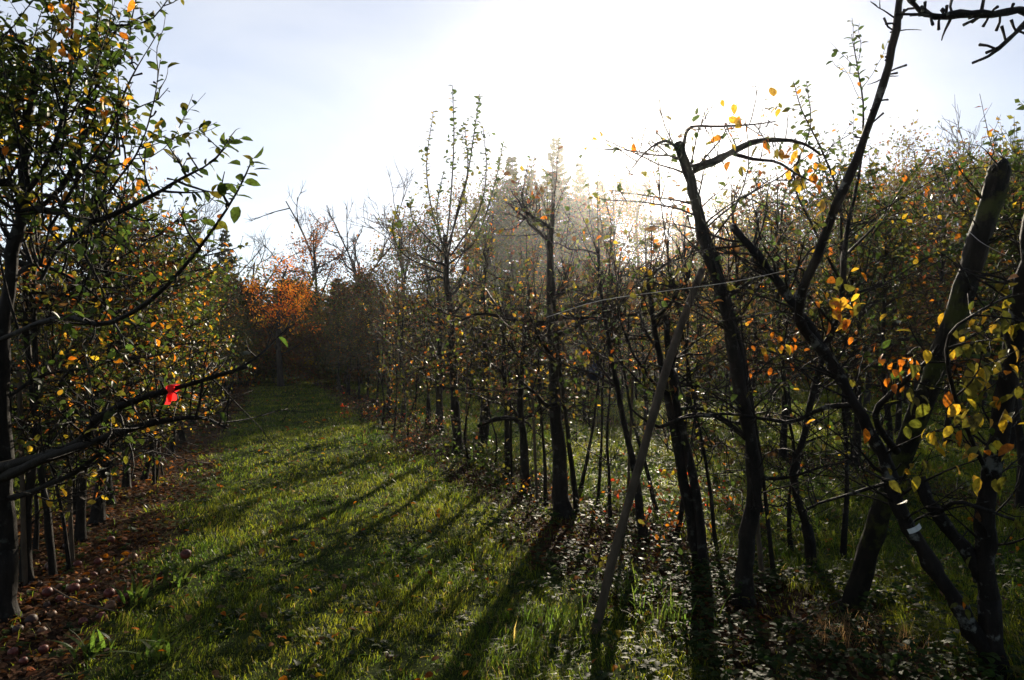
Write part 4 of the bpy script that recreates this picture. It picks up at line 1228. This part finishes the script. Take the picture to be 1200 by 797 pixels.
# ================================================================== BACKGROUND TREES
def broad_tree(seed, H, rad, base, pal, leaf, nclump, per, bare=0.0, r=0.16, squash=1.0):
    T = Tree(seed, False, leaf, pal); rs = T.rs
    q = T.path([np.array([0, 0, -0.1]), np.array([rs.normal(0, .15), rs.normal(0, .15), H * 0.4]), np.array([rs.normal(0, .3), rs.normal(0, .3), H * 0.75]), np.array([rs.normal(0, .3), rs.normal(0, .3), H * 0.97])], r, r * 0.15, 12, 7)
    ends = []
    for k in range(nclump):
        t = rs.uniform(0.12, 0.98)
        p, d_ = along(q, t)
        az = k * 2.4 + rs.normal(0, 0.5)
        zc = base + (H - base) * t
        rr = rad * math.sqrt(max(0.05, 1 - (2 * t - 0.85) ** 2)) * rs.uniform(0.35, 1.1)
        e = np.array([math.cos(az) * rr, math.sin(az) * rr, zc * squash + rs.normal(0, 0.2)])
        m = (p + e) / 2 + rs.normal(0, 0.15, 3)
        lq = resample([p, m, e], 7); lr = max(0.012, r * 0.22 * (1 - 0.5 * t))
        T.br.tube(lq, np.linspace(lr, 0.01, 7), 4)
        T.dress(lq, 0.01, 4, (0.4, 1.0), 0.3, None, 0, (0.4, 1), 1)
        nn = int(per * rs.uniform(0.4, 1.5)) if rs.random() > bare else int(per * 0.1)
        s = rad * rs.uniform(0.10, 0.24)
        col = palette(1, pal, rs)[0]
        for i in range(nn):
            o = rs.normal(0, 1, 3) * s * np.array([1, 1, 0.75])
            T.lp.append(e + o); T.ld.append(rs.normal(0, 1, 3) + np.array([0, 0, -0.4])); T.ls.append(leaf * rs.uniform(0.6, 1.3))
            T.lc.append(col * rs.uniform(0.7, 1.3) if rs.random() < 0.6 else palette(1, pal, rs)[0])
    return T


def conifer(seed, H, rad, pal):
    T = Tree(seed, False, 0.3, pal); rs = T.rs
    q = T.path([np.array([0, 0, -0.1]), np.array([0, 0, H * 0.5]), np.array([0.05, 0.05, H])], 0.2, 0.02, 10, 7)
    z = 0.6
    while z < H * 0.99:
        f = 1 - z / H
        nb = 7 if f > 0.2 else 4
        for k in range(nb):
            az = rs.uniform(0, 6.28); L = rad * (f ** 0.85 + 0.025) * rs.uniform(0.55, 1.15)
            d = np.array([math.cos(az), math.sin(az), 0.25 - 0.5 * f])
            b = limb(rs, (0.02, 0.02, z), d, L, 6, 0.35, 0.06)
            T.br.tube(b, np.linspace(0.03 * f + 0.008, 0.005, 6), 4)
            n = int(14 + L * 75)
            for i in range(n):
                t = rs.uniform(0.1, 1); p, dd = along(b, min(t, 0.999))
                sd = unit(np.cross(dd, (0, 0, 1))) * rs.choice([-1, 1])
                T.lp.append(p); T.ld.append(sd * rs.uniform(0.3, 1) + dd * 0.8 + np.array([0, 0, -0.35 + rs.normal(0, .25)]))
                T.ls.append(rs.uniform(0.13, 0.32)); T.lc.append(palette(1, pal, rs)[0])
        z += rs.uniform(0.22, 0.38)
    return T


def bare_tree(seed, H, r=0.12, spread=0.5, levels=4):
    T = Tree(seed, False); rs = T.rs; H = H * 1.08

    def rec(p, d, L, rr, lev):
        q = limb(rs, p, d, L, 6, 0.25, 0.10)
        T.trunk.tube(q, np.linspace(rr, rr * 0.5, 6), 6 if lev > 2 else 4)
        if lev == 0: return
        for k in range(rs.integers(3, 6)):
            t = rs.uniform(0.35, 1.0); pp, dd = along(q, min(t, 0.999))
            rec(pp, dd + rs.normal(0, spread, 3), L * rs.uniform(0.35, 0.65), max(0.013, rr * 0.55), lev - 1)
    rec(np.array([0, 0, -0.1]), np.array([rs.normal(0, 0.05), rs.normal(0, 0.05), 1]), H * 0.6, r, levels)
    return T


def bg(T, name, px, d, label, cat, group=None, bark=None, s=1.0):
    d = d * s
    x = (px - 600) / F * d
    for k, v in T.br.tubes.items():
        T.trunk.tubes.setdefault(k, []).extend(v)
    T.br = MB()
    o = T.finish(name, (x, d, float(gz(x, d))), label, cat, group, bark or M_FARBARK, M_FARLEAF)
    o.scale = (s, s, s)
    return o


def ht(py, d):                  # height that reaches photo row py at depth d
    return CAM_Z + (415 - py) / F * d


DARKG = [(DKGREEN, 5), ((0.03, 0.04, 0.012), 4), (OLIVE, 1)]
bg(broad_tree(501, ht(305, 33), 1.55, 2.2, [((0.8, 0.30, 0.02), 5), ((0.75, 0.18, 0.02), 2), (RUST, 3), (OLIVE, 1.2), (YELLOW, 1)], 0.14, 60, 42, 0.12), 'maple_tree', 330, 33, 'bright orange-red maple at the end of the grass path', 'maple tree')
bg(broad_tree(502, ht(262, 48), 2.6, 3.5, [(RUST, 4), (ORANGE, 2), (BROWN, 4)], 0.18, 55, 60, 0.3), 'russet_tree', 372, 48, 'thin russet-leaved tree standing behind the orange maple', 'tree')
bg(broad_tree(503, ht(318, 46), 2.0, 2.0, [(RUST, 2), (BROWN, 5), (ORANGE, 1)], 0.18, 45, 60, 0.3), 'russet_tree', 428, 46, 'brownish half-bare tree right of the orange maple', 'tree')
bg(conifer(504, ht(250, 52), 2.6, DARKG), 'conifer', 225, 52, 'dark conifer left of the maple behind the left row', 'conifer', 'conifers beyond the orchard')
bg(conifer(505, ht(268, 50), 2.2, DARKG), 'conifer', 262, 50, 'smaller dark conifer next to the bare forked tree', 'conifer', 'conifers beyond the orchard')
bg(conifer(506, ht(325, 44), 2.2, DARKG), 'conifer', 395, 44, 'low dark conifer below the russet tree', 'conifer', 'conifers beyond the orchard')
bg(bare_tree(507, ht(208, 50), 0.16), 'bare_tree', 322, 50, 'tall bare tree behind the maple', 'bare tree', 'bare trees beyond the orchard')
bg(bare_tree(508, ht(232, 52), 0.13, 0.55), 'bare_tree', 285, 52, 'bare forked tree left of the tall bare one', 'bare tree', 'bare trees beyond the orchard')
bg(bare_tree(509, ht(222, 54), 0.12), 'bare_tree', 205, 54, 'fine-twigged bare tree seen through the left crown edge', 'bare tree', 'bare trees beyond the orchard')
bg(bare_tree(510, ht(225, 47), 0.14, 0.45), 'bare_tree', 432, 47, 'bare tree leaning left, midway between maple and tallest shoots', 'bare tree', 'bare trees beyond the orchard')
bg(bare_tree(511, ht(222, 50), 0.13, 0.5), 'bare_tree', 468, 50, 'bare spreading tree just left of the tallest shoots', 'bare tree', 'bare trees beyond the orchard')
bg(conifer(512, ht(190, 44), 2.8, DARKG), 'conifer', 600, 44, 'conifer behind the middle of the right row', 'conifer', 'conifers beyond the orchard', s=1.5)
bg(conifer(513, ht(168, 46), 3.2, DARKG), 'conifer', 652, 46, 'tallest conifer, left of the sun', 'conifer', 'conifers beyond the orchard', s=1.5)
bg(conifer(514, ht(225, 42), 2.6, DARKG), 'conifer', 703, 42, 'conifer between the tallest one and the sun', 'conifer', 'conifers beyond the orchard', s=2.1)
bg(broad_tree(515, ht(222, 40), 2.6, 3, [(RUST, 4), (ORANGE, 2), (BROWN, 3)], 0.17, 60, 60), 'russet_tree', 752, 40, 'russet tree directly under the sun', 'tree', s=2.1)
bg(conifer(531, ht(205, 47), 3.0, DARKG), 'conifer', 622, 47, 'conifer close left of the tallest one', 'conifer', 'conifers beyond the orchard', s=1.5)
bg(conifer(532, ht(195, 50), 3.0, DARKG), 'conifer', 680, 50, 'conifer close right of the tallest one', 'conifer', 'conifers beyond the orchard', s=1.5)
bg(conifer(533, ht(225, 46), 2.8, DARKG), 'conifer', 582, 46, 'conifer at the left end of the tall group', 'conifer', 'conifers beyond the orchard', s=1.5)
bg(conifer(534, ht(255, 48), 2.8, DARKG), 'conifer', 800, 48, 'conifer seen through the fork of the crooked tree', 'conifer', 'conifers beyond the orchard', s=2.1)
bg(broad_tree(535, ht(240, 44), 2.8, 2, [(OLIVE, 4), (BROWN, 3), (GREEN, 2)], 0.17, 60, 70), 'broadleaf_tree', 850, 44, 'brown-green tree right behind the crooked tree', 'tree', s=2.1)
bg(broad_tree(536, ht(215, 34), 3.0, 2, [(OLIVE, 3), (BROWN, 4), (RUST, 2)], 0.17, 80, 80), 'broadleaf_tree', 990, 34, 'dense brown-green tree behind the curved bare limb', 'tree')
bg(broad_tree(537, ht(265, 44), 2.6, 1, [(BROWN, 4), (DKGREEN, 4), (RUST, 1)], 0.17, 60, 80), 'broadleaf_tree', 505, 44, 'dark brown-green tree behind the tallest shoots', 'tree')
FILL = [(470, 33, 268, 1), (505, 33, 255, 0), (545, 33, 236, 1), (585, 33, 222, 2), (622, 33, 212, 0), (655, 34, 222, 2), (690, 35, 228, 0), (725, 34, 236, 1), (603, 36, 240, 0), (640, 36, 235, 2), (672, 36, 246, 0),
        (762, 35, 268, 0), (800, 34, 285, 1), (835, 33, 290, 2), (870, 34, 275, 0)]
FPAL = [[(OLIVE, 3), (BROWN, 4), (RUST, 1), (GREEN, 1)], [(BROWN, 5), (OLIVE, 3), (ORANGE, 0.6)], [(DKGREEN, 4), (OLIVE, 3), (BROWN, 2)]]
FLAB = ['olive-brown leafy tree in the thicket under the conifers', 'brown half-bare tree in the thicket under the conifers', 'dark green leafy tree in the thicket under the conifers']
for k, (px, d, py, p) in enumerate(FILL):
    bg(broad_tree(560 + k, ht(py, d), 2.1, 0.8, FPAL[p], 0.14, 70, 60, 0.15, 0.10), 'broadleaf_tree', px, d, FLAB[p], 'tree', 'trees of the thicket under the conifers', s=2.0)
for px, d, py, p in ((905, 22, 235, 2), (955, 23, 222, 1), (1015, 21, 205, 2), (1062, 22, 192, 1), (1110, 20, 200, 2), (1150, 21, 185, 2), (1195, 19, 182, 1), (1240, 20, 190, 2)):
    bg(broad_tree(660 + px, ht(py, d), 1.9, 0.9, [[(OLIVE, 3), (BROWN, 4)], [(BROWN, 5), (OLIVE, 3), (YELLOW, 0.4)], [(DKGREEN, 4), (OLIVE, 3), (BROWN, 3)]][p], 0.11, 80, 75, 0.08, 0.10), 'broadleaf_tree', px, d,
       {1: 'brown half-bare tree in the dark belt behind the slanting limb and mossy post', 2: 'dark green tree in the dark belt behind the slanting limb and mossy post'}[p], 'tree', 'trees of the dark belt behind the mossy post')
for px, d, py, p in ((402, 37, 330, 1), (424, 36, 325, 0), (448, 37, 312, 1), (250, 36, 318, 2), (212, 36, 310, 0)):
    bg(broad_tree(580 + px, ht(py, d), 2.0, 0.6, FPAL[p], 0.14, 60, 60, 0.1, 0.09), 'broadleaf_tree', px, d,
       {0: 'olive-brown leafy tree closing the grass path beside the maple', 1: 'brown half-bare tree closing the grass path right of the maple', 2: 'dark green leafy tree closing the grass path left of the maple'}[p], 'tree', 'trees closing the grass path')
bg(conifer(516, ht(245, 40), 2.4, DARKG), 'conifer', 560, 40, 'low conifer left of the middle conifers', 'conifer', 'conifers beyond the orchard', s=2.1)
bg(bare_tree(517, ht(230, 34), 0.12, 0.4), 'bare_tree', 880, 34, 'bare upright tree right of the sun behind the orchard', 'bare tree', 'bare trees beyond the orchard')
bg(broad_tree(518, ht(255, 36), 2.6, 1.5, [(OLIVE, 4), (GREEN, 3), (BROWN, 2)], 0.17, 60, 60), 'broadleaf_tree', 925, 36, 'olive-leaved tree behind the arching bare arm', 'tree')
bg(broad_tree(519, ht(168, 30), 3.4, 2.0, [(OLIVE, 3), (BROWN, 5), (DKGREEN, 2), (RUST, 0.4)], 0.16, 90, 90), 'broadleaf_tree', 1075, 30, 'rounded brown-green tree on the skyline left of the mossy post', 'tree')
bg(broad_tree(520, ht(185, 28), 2.6, 1.5, [(RUST, 1.2), (BROWN, 5), (OLIVE, 2)], 0.16, 80, 90), 'russet_tree', 1160, 28, 'russet tree on the skyline behind the top of the mossy post', 'tree')
bg(broad_tree(521, ht(180, 26), 2.8, 1.2, [(DKGREEN, 5), (BROWN, 3), (OLIVE, 1)], 0.15, 90, 100), 'broadleaf_tree', 1230, 26, 'dark tree at the right end of the skyline', 'tree')
bg(bare_tree(522, ht(140, 34), 0.10, 0.4), 'bare_tree', 1165, 34, 'bare-topped tree behind the russet tree at right', 'bare tree', 'bare trees beyond the orchard')
bg(bare_tree(523, ht(150, 33), 0.10, 0.4), 'bare_tree', 1130, 33, 'fine bare crown left of the bare-topped tree', 'bare tree', 'bare trees beyond the orchard')

# thicket shrubs that close the end of the path and the orchard
SHR = []
for k, pal in enumerate(([(DKGREEN, 3), (BROWN, 3), (OLIVE, 4), (RUST, 0.5)], [(BROWN, 5), (OLIVE, 3), (RUST, 1.5), (YELLOW, 0.5)], [(DKGREEN, 4), (GREEN, 2), (OLIVE, 3), (YELLOW, 0.6)])):
    T = broad_tree(540 + k, 3.8, 2.0, 0.2, pal, 0.16, 90, 110, 0.05, 0.06)
    for kk, v in T.br.tubes.items():
        T.trunk.tubes.setdefault(kk, []).extend(v)
    T.br = MB()
    SHR.append([T.finish('shrub', (0, 0, 0), 'shrub', 'shrub', 'shrubs closing the orchard', M_FARBARK, M_FARLEAF), False])


def put_shrub(k, x, y, sc, label):
    loc = (x, y, float(gz(x, y)))
    if not SHR[k][1]:
        SHR[k][1] = True; o = SHR[k][0]; o.location = loc; o.scale = (sc,) * 3; o['label'] = label
        return
    dup(SHR[k][0], loc, rng.uniform(0, 6.28), sc, label)


for px in range(-80, 1300, 30):
    d = 36 + rng.uniform(0, 6) if px < 560 else (40 + rng.uniform(0, 6) if px < 950 else 33 + rng.uniform(0, 4))
    x = (px - 600) / F * d
    if px < 560:
        sc = rng.uniform(1.05, 1.5) * (0.68 if 350 < px < 440 else 1); lb = 'dark dense shrub closing the far end of the grass path'
    elif px < 950:
        sc = rng.uniform(1.0, 1.35) if px < 640 else rng.uniform(1.3, 1.8); lb = 'low dark shrub below the conifers beyond the orchard'
    else:
        sc = rng.uniform(1.2, 1.6); lb = 'dark shrub behind the last orchard row at right'
    put_shrub(int(rng.integers(3)), x, d, sc, lb)

for px, d, k in ((225, 35, 0), (262, 36.5, 1), (290, 35.5, 2), (372, 36, 1), (405, 35, 0), (322, 38, 2)):
    put_shrub(k, (px - 600) / F * d, d, rng.uniform(0.5, 0.62), 'low shrub at the foot of the orange-red maple')

# far-off wood behind everything
def far_wood():
    rs = np.random.default_rng(77); mb = MB(); n = 46000
    az = rs.uniform(-0.95, 0.95, n); d = 108 + rs.uniform(0, 18, n)
    top = 8.0 + 5 * vnoise(az * 14 + 3, 0 * az) + 2 * vnoise(az * 50, 0 * az + 5)
    z = top * rs.random(n) ** 0.7
    pos = np.stack([np.sin(az) * d, np.cos(az) * d, z], -1)
    leaves(mb, pos, rs.normal(0, 1, (n, 3)), rs.uniform(0.5, 1.1, n), palette(n, [(DKGREEN, 4), (BROWN, 4), (OLIVE, 2), (RUST, 0.5)], rs), 0.7, False, 0.3, None, rs)
    tag(mb.build('far_wood', M_FARLEAF, tint=True), 'far-off dark wood behind the orchard', 'wood', kind='stuff')


far_wood()

for root in [o for k, o in enumerate(PROTO) if k not in _used] + [a for a, b in APPLE + SHR if not b]:
    for ch in list(root.children):
        bpy.data.objects.remove(ch)
    bpy.data.objects.remove(root)

# ================================================================== LIGHT AND AIR
sd = unit(ray(768, 150))
elev = math.asin(sd[2]); azim = math.atan2(sd[0], sd[1])         # azimuth from +Y towards +X
sun = bpy.data.lights.new('sun', 'SUN')
sun.energy = 5.0; sun.angle = R(0.55); sun.color = (1.0, 0.87, 0.68)
so = bpy.data.objects.new('sun', sun); C.objects.link(so)
so.rotation_euler = Vector(tuple(sd)).to_track_quat('Z', 'Y').to_euler()
so.location = (8, 40, 30)

w = bpy.data.worlds.new('World'); bpy.context.scene.world = w; w.use_nodes = True
nt = w.node_tree; nt.nodes.clear()
out = nt.nodes.new('ShaderNodeOutputWorld'); bgn = nt.nodes.new('ShaderNodeBackground')
sky = nt.nodes.new('ShaderNodeTexSky'); sky.sky_type = 'NISHITA'; sky.sun_disc = False
sky.sun_elevation = elev; sky.sun_rotation = azim
sky.air_density = 0.8; sky.dust_density = 0.3; sky.ozone_density = 2.0; sky.altitude = 100
bgn.inputs['Strength'].default_value = 0.05
nt.links.new(sky.outputs[0], bgn.inputs['Color'])
# thin bright cirrus low in the sky, streaked and uneven, fading out towards the zenith
tc = nt.nodes.new('ShaderNodeTexCoord')
sep = nt.nodes.new('ShaderNodeSeparateXYZ'); nt.links.new(tc.outputs['Generated'], sep.inputs[0])
mpn = nt.nodes.new('ShaderNodeMapping'); mpn.inputs['Scale'].default_value = (1.6, 1.6, 5.0); nt.links.new(tc.outputs['Generated'], mpn.inputs['Vector'])
cn = nt.nodes.new('ShaderNodeTexNoise'); cn.inputs['Scale'].default_value = 1.8; cn.inputs['Detail'].default_value = 6; cn.inputs['Distortion'].default_value = 0.6
nt.links.new(mpn.outputs[0], cn.inputs['Vector'])
cr = ramp(nt, [(0.32, (0.165, 0.16, 0.155)), (0.7, (0.225, 0.21, 0.185))])
nt.links.new(cn.outputs['Fac'], cr.inputs['Fac'])
fade = nt.nodes.new('ShaderNodeMapRange'); fade.inputs['From Min'].default_value = 0.5; fade.inputs['From Max'].default_value = 0.85
fade.inputs['To Min'].default_value = 1.0; fade.inputs['To Max'].default_value = 0.15; nt.links.new(sep.outputs[2], fade.inputs['Value'])
front = nt.nodes.new('ShaderNodeMapRange'); front.inputs['From Min'].default_value = -0.5; front.inputs['From Max'].default_value = 0.6
front.inputs['To Min'].default_value = 0.2; front.inputs['To Max'].default_value = 1.0; nt.links.new(sep.outputs[1], front.inputs['Value'])
mm = nt.nodes.new('ShaderNodeMath'); mm.operation = 'MULTIPLY'; nt.links.new(fade.outputs[0], mm.inputs[0]); nt.links.new(front.outputs[0], mm.inputs[1])
bg2 = nt.nodes.new('ShaderNodeBackground'); nt.links.new(cr.outputs['Color'], bg2.inputs['Color']); side = nt.nodes.new('ShaderNodeMapRange'); side.inputs['From Min'].default_value = -0.5; side.inputs['From Max'].default_value = 0.45
side.inputs['To Min'].default_value = 1.6; side.inputs['To Max'].default_value = 0.7; nt.links.new(sep.outputs[0], side.inputs['Value'])
m3 = nt.nodes.new('ShaderNodeMath'); m3.operation = 'MULTIPLY'; nt.links.new(mm.outputs[0], m3.inputs[0]); nt.links.new(side.outputs[0], m3.inputs[1])
nt.links.new(m3.outputs[0], bg2.inputs['Strength'])
addn = nt.nodes.new('ShaderNodeAddShader'); nt.links.new(bgn.outputs[0], addn.inputs[0]); nt.links.new(bg2.outputs[0], addn.inputs[1])
nt.links.new(addn.outputs[0], out.inputs['Surface'])



def haze():
    x0, x1, y0, y1, z0, z1 = -192, 192, -102, 182, -1.2, 36
    V = [(x, y, z) for x in (x0, x1) for y in (y0, y1) for z in (z0, z1)]
    q = [(0, 1, 3, 2), (4, 6, 7, 5), (0, 4, 5, 1), (2, 3, 7, 6), (0, 2, 6, 4), (1, 5, 7, 3)]
    mb = MB(); mb.add(V, quads=q)
    m, n, o = new_mat('haze')
    pv = n.nodes.new('ShaderNodeVolumePrincipled')
    pv.inputs['Color'].default_value = (0.95, 0.95, 0.95, 1)
    pv.inputs['Density'].default_value = 0.0005; pv.inputs['Anisotropy'].default_value = 0.83
    n.links.new(pv.outputs[0], o.inputs['Volume'])
    ob = mb.build('haze', m, smooth=False)
    tag(ob, 'thin sunlit autumn haze filling the orchard', 'haze', kind='stuff')


haze()

sc = bpy.context.scene
sc.view_settings.view_transform = 'Standard'; sc.view_settings.look = 'None'
sc.view_settings.exposure = 1.0; sc.view_settings.gamma = 1.0; sc.view_settings.use_curve_mapping = False
sc.render.engine = 'CYCLES'
sc.cycles.max_bounces = 6; sc.cycles.diffuse_bounces = 3; sc.cycles.glossy_bounces = 2; sc.cycles.transmission_bounces = 4
sc.cycles.volume_bounces = 0; sc.cycles.transparent_max_bounces = 6
sc.cycles.use_denoising = True
sc.cycles.use_adaptive_sampling = True
